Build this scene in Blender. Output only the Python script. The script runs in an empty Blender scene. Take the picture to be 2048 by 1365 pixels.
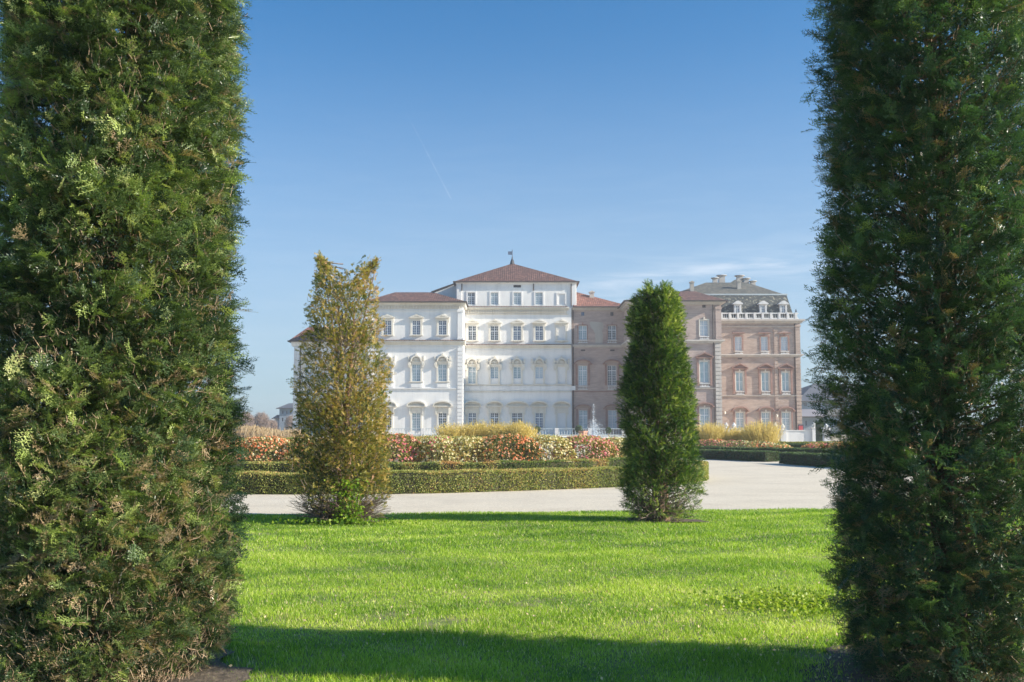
import bpy, math, random
import numpy as np
from mathutils import Vector
PI = math.pi
random.seed(7)
SC = bpy.context.scene
COL = SC.collection

# ------------------------------------------------------------------ measured view geometry
F, CX, CY, HOR, CAMH = 2000.0, 1024.0, 682.5, 862.5, 1.6
PITCH = math.atan((HOR - CY) / F)
SP, CP = math.sin(PITCH), math.cos(PITCH)
def WX(px, py, D):
    return D / ((CY - py) * -SP + F * CP) * (px - CX)
def WZ(py, D):
    return CAMH + D / ((CY - py) * -SP + F * CP) * ((CY - py) * CP + F * SP)

AZ, EL = math.radians(10.5), math.radians(24.5)
SUN = Vector((math.cos(EL) * math.cos(AZ), -math.cos(EL) * math.sin(AZ), math.sin(EL)))

# ------------------------------------------------------------------ materials
MATS = {}
def mat(name):
    m = bpy.data.materials.new(name); m.use_nodes = True
    nt = m.node_tree; nt.nodes.clear()
    out = nt.nodes.new('ShaderNodeOutputMaterial')
    p = nt.nodes.new('ShaderNodeBsdfPrincipled')
    nt.links.new(p.outputs[0], out.inputs[0])
    MATS[name] = m
    return m, nt, p, out
def ramp(nt, fac, stops):
    r = nt.nodes.new('ShaderNodeValToRGB')
    e = r.color_ramp.elements
    while len(e) < len(stops): e.new(0.5)
    for i, (pos, c) in enumerate(stops):
        e[i].position = pos; e[i].color = (*c, 1)
    nt.links.new(fac, r.inputs[0]); return r.outputs[0]
def noise(nt, scale, detail=4, vec=None, sc=(1, 1, 1), rough=0.6):
    tc = nt.nodes.new('ShaderNodeTexCoord'); mp = nt.nodes.new('ShaderNodeMapping')
    mp.inputs['Scale'].default_value = sc
    nt.links.new(tc.outputs['Object'], mp.inputs[0])
    n = nt.nodes.new('ShaderNodeTexNoise'); n.inputs['Scale'].default_value = scale
    n.inputs['Detail'].default_value = detail; n.inputs['Roughness'].default_value = rough
    nt.links.new(mp.outputs[0], n.inputs[0]); return n.outputs[0]
def mixc(nt, a, b, fac, mode='MIX'):
    m = nt.nodes.new('ShaderNodeMix'); m.data_type = 'RGBA'; m.blend_type = mode
    if isinstance(fac, float): m.inputs[0].default_value = fac
    else: nt.links.new(fac, m.inputs[0])
    for s, k in ((a, 6), (b, 7)):
        if isinstance(s, tuple): m.inputs[k].default_value = (*s, 1)
        else: nt.links.new(s, m.inputs[k])
    return m.outputs[2]
def bump(nt, p, h, strength=0.4, dist=0.02):
    b = nt.nodes.new('ShaderNodeBump'); b.inputs['Strength'].default_value = strength
    b.inputs['Distance'].default_value = dist
    nt.links.new(h, b.inputs['Height']); nt.links.new(b.outputs[0], p.inputs['Normal'])
def simple(name, c1, c2, scale=1.0, rough=0.85, sc=(1, 1, 1), bs=0.2, bd=0.02, metal=0.0, detail=5):
    m, nt, p, o = mat(name)
    n = noise(nt, scale, detail, sc=sc)
    nt.links.new(ramp(nt, n, [(0.32, c1), (0.68, c2)]), p.inputs['Base Color'])
    p.inputs['Roughness'].default_value = rough; p.inputs['Metallic'].default_value = metal
    if bs: bump(nt, p, n, bs, bd)
    return m
def leafmat(name, stops, trans=0.3, rough=0.5, nscale=0.0, tint=None, spec=0.3):
    """colour by the leaf's own 'tone' value; thin leaves let some light through"""
    m, nt, p, out = mat(name)
    a = nt.nodes.new('ShaderNodeAttribute'); a.attribute_name = 'tone'
    c = ramp(nt, a.outputs['Fac'], stops)
    if tint:
        n = noise(nt, nscale, 3)
        c = mixc(nt, c, tint, ramp(nt, n, [(0.45, (0, 0, 0)), (0.7, (0.75, 0.75, 0.75))]))
    nt.links.new(c, p.inputs['Base Color'])
    p.inputs['Roughness'].default_value = rough
    p.inputs['Specular IOR Level'].default_value = spec
    t = nt.nodes.new('ShaderNodeBsdfTranslucent')
    br = mixc(nt, c, (1.35, 1.5, 0.7), 1.0, 'MULTIPLY')
    nt.links.new(br, t.inputs['Color'])
    mx = nt.nodes.new('ShaderNodeMixShader'); mx.inputs[0].default_value = trans
    nt.links.new(p.outputs[0], mx.inputs[1]); nt.links.new(t.outputs[0], mx.inputs[2])
    nt.links.new(mx.outputs[0], out.inputs[0])
    return m

def plaster(name, c1, c2, stain):
    m, nt, p, o = mat(name)
    n = noise(nt, 0.35, 6)
    st = noise(nt, 0.9, 7, sc=(1, 1, 0.16), rough=0.7)
    c = ramp(nt, n, [(0.3, c1), (0.7, c2)])
    c = mixc(nt, c, stain, ramp(nt, st, [(0.48, (0, 0, 0)), (0.72, (0.75, 0.75, 0.75))]))
    nt.links.new(c, p.inputs['Base Color']); p.inputs['Roughness'].default_value = 0.9
    bump(nt, p, noise(nt, 4, 5), 0.15, 0.02); return m
plaster('white_plaster', (0.75, 0.74, 0.73), (0.83, 0.82, 0.80), (0.62, 0.62, 0.61))
plaster('cream_stone', (0.68, 0.64, 0.56), (0.77, 0.73, 0.65), (0.54, 0.49, 0.39))
plaster('grey_stone', (0.50, 0.46, 0.42), (0.60, 0.55, 0.50), (0.38, 0.35, 0.33))
plaster('white_stone', (0.68, 0.67, 0.66), (0.78, 0.77, 0.75), (0.5, 0.5, 0.5))
plaster('bare_plaster', (0.45, 0.41, 0.36), (0.52, 0.48, 0.42), (0.36, 0.33, 0.3))

def brickmat(name, a, b, c, mortar):
    m, nt, p, o = mat(name)
    tc = nt.nodes.new('ShaderNodeTexCoord'); sx = nt.nodes.new('ShaderNodeSeparateXYZ'); cx = nt.nodes.new('ShaderNodeCombineXYZ')
    ad = nt.nodes.new('ShaderNodeMath'); ad.operation = 'ADD'
    nt.links.new(tc.outputs['Object'], sx.inputs[0])
    nt.links.new(sx.outputs[0], ad.inputs[0]); nt.links.new(sx.outputs[1], ad.inputs[1])
    nt.links.new(ad.outputs[0], cx.inputs[0]); nt.links.new(sx.outputs[2], cx.inputs[1])
    bt = nt.nodes.new('ShaderNodeTexBrick'); nt.links.new(cx.outputs[0], bt.inputs[0])
    bt.inputs['Color1'].default_value = (*a, 1); bt.inputs['Color2'].default_value = (*b, 1)
    bt.inputs['Mortar'].default_value = (*mortar, 1); bt.inputs['Scale'].default_value = 1.0
    bt.inputs['Mortar Size'].default_value = 0.02; bt.inputs['Brick Width'].default_value = 0.42
    bt.inputs['Row Height'].default_value = 0.15
    n1 = noise(nt, 0.25, 6, sc=(1, 1, 2.2))
    n2 = noise(nt, 1.8, 7, sc=(0.3, 0.3, 2.6), rough=0.75)
    cc = mixc(nt, bt.outputs[0], c, ramp(nt, n1, [(0.42, (0, 0, 0)), (0.68, (0.7, 0.7, 0.7))]))
    cc = mixc(nt, cc, mortar, ramp(nt, n2, [(0.47, (0, 0, 0)), (0.66, (0.8, 0.8, 0.8))]))
    nt.links.new(cc, p.inputs['Base Color']); p.inputs['Roughness'].default_value = 0.92
    bump(nt, p, bt.outputs[1], 0.3, 0.02); return m
brickmat('brown_brick', (0.36, 0.265, 0.235), (0.45, 0.345, 0.305), (0.29, 0.21, 0.19), (0.56, 0.455, 0.40))
brickmat('pink_brick', (0.32, 0.235, 0.195), (0.43, 0.33, 0.28), (0.24, 0.17, 0.145), (0.56, 0.45, 0.38))
simple('red_brick_trim', (0.29, 0.165, 0.135), (0.38, 0.24, 0.20), 1.5, 0.9)

def tiles(name, c1, c2, c3, pitch, fleck=None, bs=0.6):
    m, nt, p, o = mat(name)
    tc = nt.nodes.new('ShaderNodeTexCoord'); sx = nt.nodes.new('ShaderNodeSeparateXYZ')
    nt.links.new(tc.outputs['Object'], sx.inputs[0])
    def saw(out, k):
        mm = nt.nodes.new('ShaderNodeMath'); mm.operation = 'MULTIPLY'; mm.inputs[1].default_value = k
        nt.links.new(out, mm.inputs[0]); s = nt.nodes.new('ShaderNodeMath'); s.operation = 'SINE'
        nt.links.new(mm.outputs[0], s.inputs[0]); return s.outputs[0]
    sx_ = saw(sx.outputs[0], 2 * PI / pitch); sz_ = saw(sx.outputs[2], 2 * PI / (pitch * 0.4))
    vo = nt.nodes.new('ShaderNodeTexVoronoi'); vo.inputs['Scale'].default_value = 3.2
    mp = nt.nodes.new('ShaderNodeMapping'); mp.inputs['Scale'].default_value = (1, 0.4, 2.0)
    nt.links.new(tc.outputs['Object'], mp.inputs[0]); nt.links.new(mp.outputs[0], vo.inputs[0])
    sep = nt.nodes.new('ShaderNodeSeparateColor'); nt.links.new(vo.outputs['Color'], sep.inputs[0])
    c = ramp(nt, sep.outputs[0], [(0.0, c1), (0.5, c2), (1.0, c3)])
    n = noise(nt, 0.3, 5)
    c = mixc(nt, c, c1, ramp(nt, n, [(0.4, (0, 0, 0)), (0.75, (0.7, 0.7, 0.7))]))
    if fleck:
        n2 = noise(nt, 2.0, 3, sc=(1, 0.6, 1.6))
        c = mixc(nt, c, fleck, ramp(nt, n2, [(0.56, (0, 0, 0)), (0.62, (0.8, 0.8, 0.8))]))
    nt.links.new(c, p.inputs['Base Color']); p.inputs['Roughness'].default_value = 0.85
    add = nt.nodes.new('ShaderNodeMath'); add.operation = 'MULTIPLY_ADD'; add.inputs[1].default_value = 0.35
    nt.links.new(sz_, add.inputs[0]); nt.links.new(sx_, add.inputs[2])
    bump(nt, p, add.outputs[0], bs, 0.03); return m
tiles('roof_tiles', (0.075, 0.040, 0.034), (0.125, 0.060, 0.050), (0.24, 0.125, 0.095), 0.36)
tiles('bright_roof_tiles', (0.11, 0.048, 0.038), (0.19, 0.078, 0.056), (0.29, 0.13, 0.095), 0.36)
tiles('slate', (0.035, 0.045, 0.05), (0.06, 0.07, 0.07), (0.10, 0.105, 0.09), 0.6, fleck=(0.34, 0.31, 0.24), bs=0.12)
tiles('grey_roof', (0.07, 0.075, 0.07), (0.115, 0.115, 0.10), (0.17, 0.155, 0.125), 0.6, bs=0.12)
simple('gutter', (0.05, 0.04, 0.04), (0.09, 0.07, 0.06), 2.0, 0.6)
simple('lead', (0.42, 0.48, 0.50), (0.52, 0.58, 0.60), 1.0, 0.5)
simple('dark_iron', (0.03, 0.03, 0.04), (0.06, 0.06, 0.07), 3.0, 0.5)
simple('flag_cloth', (0.06, 0.08, 0.14), (0.10, 0.12, 0.18), 3.0, 0.8)
simple('window_paint', (0.70, 0.73, 0.76), (0.78, 0.80, 0.82), 2.0, 0.5, bs=0)
simple('terracotta', (0.40, 0.19, 0.11), (0.52, 0.27, 0.17), 3.0, 0.8)
simple('shade_blue_plaster', (0.24, 0.28, 0.34), (0.30, 0.34, 0.40), 0.1, 0.9)  # distant white walls with their shade put into a blue-grey colour
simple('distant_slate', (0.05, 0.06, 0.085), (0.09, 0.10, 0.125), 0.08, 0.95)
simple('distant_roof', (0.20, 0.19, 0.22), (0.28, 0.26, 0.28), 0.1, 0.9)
simple('red_paint', (0.5, 0.06, 0.07), (0.6, 0.09, 0.09), 1.0, 0.6)
def glass(name, c1, c2, rough=0.08):
    m, nt, p, o = mat(name)
    n = noise(nt, 0.8, 2)
    nt.links.new(ramp(nt, n, [(0.4, c1), (0.6, c2)]), p.inputs['Base Color'])
    p.inputs['Roughness'].default_value = rough; p.inputs['Specular IOR Level'].default_value = 0.7
    bump(nt, p, noise(nt, 0.5, 2), 0.05, 0.02)
glass('dark_glass', (0.045, 0.06, 0.085), (0.09, 0.12, 0.16))
glass('blue_glass', (0.07, 0.12, 0.22), (0.12, 0.18, 0.28))
glass('curtain_glass', (0.30, 0.42, 0.48), (0.40, 0.52, 0.57), 0.2)
glass('pale_blind_glass', (0.46, 0.56, 0.64), (0.52, 0.62, 0.69), 0.3)

# ------------------------------------------------------------------ object helpers
def tag(o, label, cat, group=None, kind=None):
    if label: o['label'] = label
    if cat: o['category'] = cat
    if group: o['group'] = group
    if kind: o['kind'] = kind
    return o
def thing(name, label, cat, loc=(0, 0, 0), group=None):
    o = bpy.data.objects.new(name, None); COL.objects.link(o)
    o.location = loc; o.empty_display_size = 0.2
    return tag(o, label, cat, group)
def origin(o):
    v = Vector((0, 0, 0))
    while o is not None: v += Vector(o.location); o = o.parent
    return v
def link(name, me, parent):
    o = bpy.data.objects.new(name, me); COL.objects.link(o)
    if parent is not None: o.parent = parent
    return o
class MB:
    def __init__(s): s.v = []; s.f = []
    def box(s, x0, x1, y0, y1, z0, z1):
        b = len(s.v)
        s.v += [(x0, y0, z0), (x1, y0, z0), (x1, y1, z0), (x0, y1, z0), (x0, y0, z1), (x1, y0, z1), (x1, y1, z1), (x0, y1, z1)]
        s.f += [(b, b+3, b+2, b+1), (b+4, b+5, b+6, b+7), (b, b+1, b+5, b+4), (b+1, b+2, b+6, b+5), (b+2, b+3, b+7, b+6), (b+3, b, b+4, b+7)]
        return s
    def quad(s, a, b, c, d):
        n = len(s.v); s.v += [a, b, c, d]; s.f.append((n, n+1, n+2, n+3)); return s
    def poly(s, pts):
        n = len(s.v); s.v += list(pts); s.f.append(tuple(range(n, n+len(pts)))); return s
    def prism(s, pts, y0, y1):
        """outline in (x, z), front at y0, back at y1"""
        n = len(s.v); k = len(pts)
        s.v += [(x, y0, z) for x, z in pts] + [(x, y1, z) for x, z in pts]
        s.f.append(tuple(range(n, n+k))); s.f.append(tuple(range(n+2*k-1, n+k-1, -1)))
        for i in range(k):
            j = (i+1) % k; s.f.append((n+i, n+j, n+k+j, n+k+i))
        return s
    def lathe(s, cx, cy, prof, k=12):
        n = len(s.v)
        for r, z in prof:
            for i in range(k):
                a = 2*PI*i/k; s.v.append((cx+r*math.cos(a), cy+r*math.sin(a), z))
        for j in range(len(prof)-1):
            for i in range(k):
                i2 = (i+1) % k
                s.f.append((n+j*k+i, n+j*k+i2, n+(j+1)*k+i2, n+(j+1)*k+i))
        s.f.append(tuple(n+i for i in range(k))[::-1]); s.f.append(tuple(n+(len(prof)-1)*k+i for i in range(k)))
        return s
    def disc(s, cx, cz, rx, rz, y0, y1, k=10, a0=0, a1=2*PI):
        full = abs(a1-a0-2*PI) < 1e-6
        pts = [(cx+rx*math.cos(a0+(a1-a0)*i/k), cz+rz*math.sin(a0+(a1-a0)*i/k)) for i in range(k if full else k+1)]
        return s.prism(pts, y0, y1)
    def arc(s, cx, cz, rx, rz, th, y0, y1, k=8):
        """upper half-ring (segmental hood)"""
        for i in range(k):
            a, b = PI*i/k, PI*(i+1)/k
            p = [(cx+rx*math.cos(a), cz+rz*math.sin(a)), (cx+rx*math.cos(b), cz+rz*math.sin(b)),
                 (cx+(rx-th)*math.cos(b), cz+(rz-th)*math.sin(b)), (cx+(rx-th)*math.cos(a), cz+(rz-th)*math.sin(a))]
            s.prism(p[::-1], y0, y1)
        return s
    def build(s, name, m, parent=None, smooth=False):
        me = bpy.data.meshes.new(name)
        o0 = origin(parent) if parent is not None else Vector((0, 0, 0))
        me.from_pydata([(x-o0.x, y-o0.y, z-o0.z) for x, y, z in s.v], [], s.f)
        me.materials.append(MATS[m])
        if smooth: me.shade_smooth()
        me.update(); return link(name, me, parent)
def npmesh(name, V, Q, m, parent=None, tone=None, smooth=False):
    """numpy quads: V (n,3), Q (m,4); tone per vertex"""
    me = bpy.data.meshes.new(name); V = np.asarray(V, dtype=np.float32); Q = np.asarray(Q, dtype=np.int32)
    if parent is not None:
        o0 = origin(parent); V = V - np.array([o0.x, o0.y, o0.z], dtype=np.float32)
    me.vertices.add(len(V)); me.vertices.foreach_set('co', V.ravel())
    me.loops.add(Q.size); me.loops.foreach_set('vertex_index', Q.ravel())
    me.polygons.add(len(Q)); me.polygons.foreach_set('loop_start', np.arange(0, Q.size, 4, dtype=np.int32))
    me.polygons.foreach_set('loop_total', np.full(len(Q), 4, dtype=np.int32))
    if tone is not None:
        at = me.attributes.new('tone', 'FLOAT', 'POINT'); at.data.foreach_set('value', np.asarray(tone, dtype=np.float32).ravel())
    me.update(calc_edges=True)
    if smooth: me.shade_smooth()
    me.materials.append(MATS[m]); return link(name, me, parent)
def seqquads(n): return np.arange(n*4, dtype=np.int32).reshape(-1, 4)
def norm(a): return a / np.maximum(np.linalg.norm(a, axis=-1, keepdims=True), 1e-9)
def cat(parts):
    """join (V,Q,tone) tuples"""
    Vs, Qs, Ts, o = [], [], [], 0
    for V, Q, T in parts:
        Vs.append(V); Qs.append(Q+o); Ts.append(T); o += len(V)
    return np.concatenate(Vs), np.concatenate(Qs), np.concatenate(Ts)
def tubes(P, R, k=4, tone=0.5):
    """P (N,S,3) centre lines, R (N,S) radii"""
    N, S, _ = P.shape
    T = np.empty_like(P); T[:, 1:-1] = P[:, 2:]-P[:, :-2]; T[:, 0] = P[:, 1]-P[:, 0]; T[:, -1] = P[:, -1]-P[:, -2]
    T = norm(T); ref = np.where(np.abs(T[..., 2:3]) > 0.8, np.array([1., 0, 0]), np.array([0, 0, 1.]))
    A = norm(np.cross(T, ref)); B = np.cross(T, A)
    ang = np.arange(k)*2*PI/k
    V = P[:, :, None] + R[:, :, None, None]*(A[:, :, None]*np.cos(ang)[:, None] + B[:, :, None]*np.sin(ang)[:, None])
    idx = np.arange(N*S*k).reshape(N, S, k); nx = np.roll(idx, -1, axis=2)
    Q = np.stack([idx[:, :-1], nx[:, :-1], nx[:, 1:], idx[:, 1:]], -1).reshape(-1, 4)
    t = np.broadcast_to(np.asarray(tone, dtype=float).reshape(-1, 1, 1), (N, S, k)).ravel() if np.ndim(tone) else np.full(N*S*k, tone)
    return V.reshape(-1, 3), Q.astype(np.int32), t
def snoise(P, scale, seed, n=7):
    """cheap smooth 3-D noise, about -1..1"""
    r = np.random.default_rng(seed); out = np.zeros(len(P))
    for _ in range(n):
        k = r.normal(size=3)*scale; out += np.sin(P @ k + r.uniform(0, 6.28))
    return out/math.sqrt(n)*0.9
def leaves(P, size, rng, tone, aspect=0.55, updir=None):
    """one diamond leaf per point, freely turned"""
    N = len(P); d = norm(rng.normal(size=(N, 3)) + (0 if updir is None else updir))
    s = norm(np.cross(d, rng.normal(size=(N, 3)))); L = (size*rng.uniform(0.6, 1.3, N))[:, None]
    V = np.stack([P-d*L*0.5, P+s*L*0.5*aspect, P+d*L*0.5, P-s*L*0.5*aspect], 1).reshape(-1, 3)
    return V, seqquads(N), np.repeat(tone, 4)
def sprig_templates(rng, count, n, L, nl, nw, droop=0.12):
    out = []
    for _ in range(count):
        qs = []; ll = L*rng.uniform(0.8, 1.2)
        for i in range(n):
            t = (i+0.6)/n; side = 1 if i % 2 else -1
            p = np.array([ll*t, 0, -droop*ll*t*t + rng.normal()*0.002])
            a = math.radians(rng.uniform(48, 72))*(1-0.45*t)
            l = nl*(1.05-0.55*t**3)*rng.uniform(0.8, 1.15)*(0.6+0.4*min(1, t*5))
            d = np.array([math.cos(a), side*math.sin(a), rng.uniform(-0.15, 0.35)]); d /= np.linalg.norm(d)
            s = np.cross(d, [0, 0, 1]); s /= np.linalg.norm(s); s = s + np.array([0, 0, rng.uniform(-.6, .6)])
            qs.append([p, p+d*l*0.45+s*nw*0.5, p+d*l, p+d*l*0.45-s*nw*0.5])
        # stem ribbon
        w = nw*0.45
        qs.append([np.array([-0.02, -w, 0]), np.array([-0.02, w, 0]), np.array([ll, w*.3, -droop*ll]), np.array([ll, -w*.3, -droop*ll])])
        out.append(np.array(qs))
    return out
def frond_templates(rng, count, L, nl, nw, side=6, droop=0.25):
    """flat compound sprays: a main twig with shorter side twigs in one plane"""
    out = []
    for _ in range(count):
        allq = list(sprig_templates(rng, 1, 12, L, nl, nw, droop)[0])
        for i in range(side):
            t = (i+1.0)/(side+1.2); sg = 1 if i % 2 else -1; l = L*(0.62-0.34*t)*rng.uniform(0.8, 1.15); th = sg*math.radians(rng.uniform(38, 58))
            q = sprig_templates(rng, 1, max(5, int(8*l/(0.5*L))), l, nl*0.9, nw, droop)[0]
            c_, s_ = math.cos(th), math.sin(th); R = np.array([[c_, -s_, 0], [s_, c_, 0], [0, 0, 1]])
            allq += list(q @ R.T + np.array([L*t, 0, -droop*L*t*t]))
        out.append(np.array(allq))
    return out
def place_sprigs(P, D, U, S, temps, rng, tone):
    """copies of small needle sprays: P base, D direction, U plane normal, S size"""
    D = norm(D); Y = norm(np.cross(U, D)); Z = np.cross(D, Y)
    which = rng.integers(0, len(temps), len(P)); Vs, Ts = [], []
    for k, T in enumerate(temps):
        m = which == k
        if not m.any(): continue
        t = T.reshape(-1, 3)
        V = P[m][:, None] + S[m][:, None, None]*(t[None, :, 0:1]*D[m][:, None] + t[None, :, 1:2]*Y[m][:, None] + t[None, :, 2:3]*Z[m][:, None])
        Vs.append(V.reshape(-1, 3)); Ts.append(np.repeat(tone[m], len(t)))
    V = np.concatenate(Vs); return V, seqquads(len(V)//4), np.concatenate(Ts)

# ------------------------------------------------------------------ camera, light, sky
cam = bpy.data.cameras.new('camera'); co = bpy.data.objects.new('camera', cam); COL.objects.link(co)
co.location = (0, 0, CAMH); co.rotation_euler = (PI/2 + PITCH, 0, 0)
cam.sensor_width = 36; cam.lens = 36*F/2048; cam.clip_end = 20000; cam.clip_start = 0.05
SC.camera = co
sl = bpy.data.lights.new('sun', 'SUN'); sl.energy = 5.0; sl.angle = math.radians(0.53); sl.color = (1.0, 0.90, 0.75)
so = bpy.data.objects.new('sun', sl); COL.objects.link(so)
so.rotation_euler = (-SUN).to_track_quat('-Z', 'Y').to_euler(); so.location = (30, -20, 40)
w = bpy.data.worlds.new('World'); SC.world = w; w.use_nodes = True
nt = w.node_tree; nt.nodes.clear()
wo = nt.nodes.new('ShaderNodeOutputWorld'); bg = nt.nodes.new('ShaderNodeBackground')
sky = nt.nodes.new('ShaderNodeTexSky'); sky.sky_type = 'NISHITA'; sky.sun_disc = False
sky.sun_elevation = EL; sky.sun_rotation = PI/2 + AZ
sky.air_density = 1.0; sky.dust_density = 1.2; sky.ozone_density = 9.0; sky.altitude = 200
bg.inputs[1].default_value = 0.115
def dirv(px, py):
    v = Vector((px-CX, (CY-py)*-SP + F*CP, (CY-py)*CP + F*SP)); return v.normalized()
tcw = nt.nodes.new('ShaderNodeTexCoord')
def dotn(v):
    n = nt.nodes.new('ShaderNodeVectorMath'); n.operation = 'DOT_PRODUCT'
    nt.links.new(tcw.outputs['Generated'], n.inputs[0]); n.inputs[1].default_value = v; return n.outputs['Value']
def mth(op, a, b=None):
    n = nt.nodes.new('ShaderNodeMath'); n.operation = op
    for i, s in enumerate((a, b)):
        if s is None: continue
        if isinstance(s, (int, float)): n.inputs[i].default_value = s
        else: nt.links.new(s, n.inputs[i])
    return n.outputs[0]
def smooth(x, a, b, lo, hi):
    n = nt.nodes.new('ShaderNodeMapRange'); n.interpolation_type = 'SMOOTHSTEP'
    nt.links.new(x, n.inputs[0]); n.inputs[1].default_value = a; n.inputs[2].default_value = b
    n.inputs[3].default_value = lo; n.inputs[4].default_value = hi; return n.outputs[0]
def streak(p0, p1, width, soft0, soft1):
    a, b = dirv(*p0), dirv(*p1); nrm = a.cross(b).normalized(); t = (b-a).normalized()
    d = mth('ABSOLUTE', dotn(nrm)); band = smooth(d, 0.0, width, 1.0, 0.0)
    al = dotn(t); s0, s1 = a.dot(t), b.dot(t); L = s1-s0
    return mth('MULTIPLY', mth('MULTIPLY', band, smooth(al, s0-soft0*L, s0+soft0*L, 0, 1)), smooth(al, s1-soft1*L, s1+soft1*L, 1, 0))
nz = nt.nodes.new('ShaderNodeTexNoise'); mpn = nt.nodes.new('ShaderNodeMapping')
mpn.inputs['Scale'].default_value = (3, 3, 26); mpn.inputs['Rotation'].default_value = (0, -0.13, 0)
nt.links.new(tcw.outputs['Generated'], mpn.inputs[0]); nt.links.new(mpn.outputs[0], nz.inputs[0])
nz.inputs['Scale'].default_value = 3.2; nz.inputs['Detail'].default_value = 9; nz.inputs['Roughness'].default_value = 0.62; nz.inputs['Distortion'].default_value = 0.5
nzf = smooth(nz.outputs[0], 0.40, 0.70, 0.0, 1.0)
con = mth('MULTIPLY', mth('ADD', 0.45, nzf), mth('MULTIPLY', streak((838, 275), (902, 398), 0.0009, 0.5, 0.03), 0.12))
cir = mth('MULTIPLY', mth('MULTIPLY', streak((1150, 574), (1720, 500), 0.011, 0.25, 0.3), mth('ADD', 0.2, nzf)), 0.20)
cir2 = mth('MULTIPLY', mth('MULTIPLY', streak((1100, 600), (1900, 505), 0.045, 0.4, 0.3), nzf), 0.16)
fac = mth('ADD', mth('ADD', con, cir), cir2)
elev = nt.nodes.new('ShaderNodeSeparateXYZ'); nt.links.new(tcw.outputs['Generated'], elev.inputs[0])
veil = mth('MULTIPLY', mth('MULTIPLY', nzf, smooth(elev.outputs[2], 0.03, 0.40, 1.0, 0.0)), 0.05)
fac = mth('MINIMUM', mth('ADD', fac, veil), 1.0)
mixw = nt.nodes.new('ShaderNodeMix'); mixw.data_type = 'RGBA'
tint = nt.nodes.new('ShaderNodeMix'); tint.data_type = 'RGBA'; tint.blend_type = 'MULTIPLY'; tint.inputs[0].default_value = 1.0
nt.links.new(sky.outputs[0], tint.inputs[6]); tint.inputs[7].default_value = (0.47, 0.86, 0.83, 1)
haze_s = nt.nodes.new('ShaderNodeMix'); haze_s.data_type = 'RGBA'
nt.links.new(smooth(elev.outputs[2], 0.0, 0.42, 0.64, 0.0), haze_s.inputs[0]); nt.links.new(tint.outputs[2], haze_s.inputs[6]); haze_s.inputs[7].default_value = (2.95, 3.3, 3.7, 1)
nt.links.new(fac, mixw.inputs[0]); nt.links.new(haze_s.outputs[2], mixw.inputs[6]); mixw.inputs[7].default_value = (5.0, 5.2, 5.5, 1)
nt.links.new(mixw.outputs[2], bg.inputs[0]); nt.links.new(bg.outputs[0], wo.inputs[0])
SC.view_settings.view_transform = 'Standard'; SC.view_settings.look = 'None'
SC.view_settings.exposure = 0.95; SC.view_settings.gamma = 1.0
SC.render.engine = 'CYCLES'
SC.cycles.max_bounces = 6; SC.cycles.transparent_max_bounces = 6; SC.cycles.diffuse_bounces = 3
SC.render.resolution_x, SC.render.resolution_y = 1024, 682

# ------------------------------------------------------------------ foliage materials
leafmat('yew_needles', [(0.0, (0.032, 0.062, 0.032)), (0.33, (0.085, 0.135, 0.052)), (0.58, (0.185, 0.25, 0.085)), (0.74, (0.38, 0.47, 0.13)), (0.90, (0.46, 0.48, 0.20)), (1.0, (0.44, 0.32, 0.20))], 0.28, 0.38, spec=0.6)
leafmat('shaded_yew_needles', [(0.0, (0.030, 0.068, 0.042)), (0.45, (0.065, 0.135, 0.062)), (0.75, (0.15, 0.24, 0.08)), (0.90, (0.36, 0.43, 0.13)), (1.0, (0.30, 0.21, 0.12))], 0.26, 0.38, spec=0.6)  # darker, cooler copy of the yew needles with shade put into the colour
leafmat('bright_yew_needles', [(0.0, (0.035, 0.075, 0.022)), (0.35, (0.08, 0.15, 0.032)), (0.62, (0.17, 0.25, 0.05)), (0.82, (0.38, 0.44, 0.09)), (1.0, (0.55, 0.55, 0.16))], 0.30, 0.45)
leafmat('golden_needles', [(0.0, (0.06, 0.09, 0.03)), (0.28, (0.16, 0.18, 0.04)), (0.52, (0.38, 0.31, 0.075)), (0.80, (0.54, 0.37, 0.12)), (1.0, (0.44, 0.25, 0.14))], 0.30, 0.5)
leafmat('hedge_leaves', [(0.0, (0.07, 0.115, 0.03)), (0.4, (0.19, 0.235, 0.06)), (0.7, (0.36, 0.37, 0.11)), (0.9, (0.52, 0.42, 0.15)), (1.0, (0.50, 0.27, 0.11))], 0.25, 0.6)
leafmat('dark_and_shaded_leaves', [(0.0, (0.05, 0.095, 0.045)), (0.6, (0.095, 0.15, 0.06)), (1.0, (0.20, 0.24, 0.09))], 0.22, 0.6)  # shade painted into the far hedges' leaves; own dark green on shrubs and topiary
leafmat('rose_leaves', [(0.0, (0.06, 0.08, 0.035)), (0.35, (0.17, 0.18, 0.06)), (0.6, (0.40, 0.34, 0.13)), (0.85, (0.55, 0.48, 0.18)), (1.0, (0.45, 0.16, 0.09))], 0.3, 0.6)
leafmat('orange_petals', [(0.0, (0.74, 0.22, 0.10)), (0.5, (0.86, 0.36, 0.19)), (1.0, (0.90, 0.62, 0.46))], 0.3, 0.6)
leafmat('pink_petals', [(0.0, (0.68, 0.10, 0.24)), (0.5, (0.80, 0.30, 0.34)), (1.0, (0.88, 0.58, 0.52))], 0.3, 0.6)
leafmat('cream_petals', [(0.0, (0.68, 0.50, 0.22)), (0.5, (0.85, 0.76, 0.50)), (1.0, (0.88, 0.84, 0.72))], 0.3, 0.6)
leafmat('grass_blades', [(0.0, (0.085, 0.19, 0.018)), (0.4, (0.28, 0.43, 0.038)), (0.75, (0.50, 0.60, 0.085)), (0.92, (0.68, 0.70, 0.25)), (1.0, (0.72, 0.62, 0.38))], 0.38, 0.45, spec=0.35)
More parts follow.
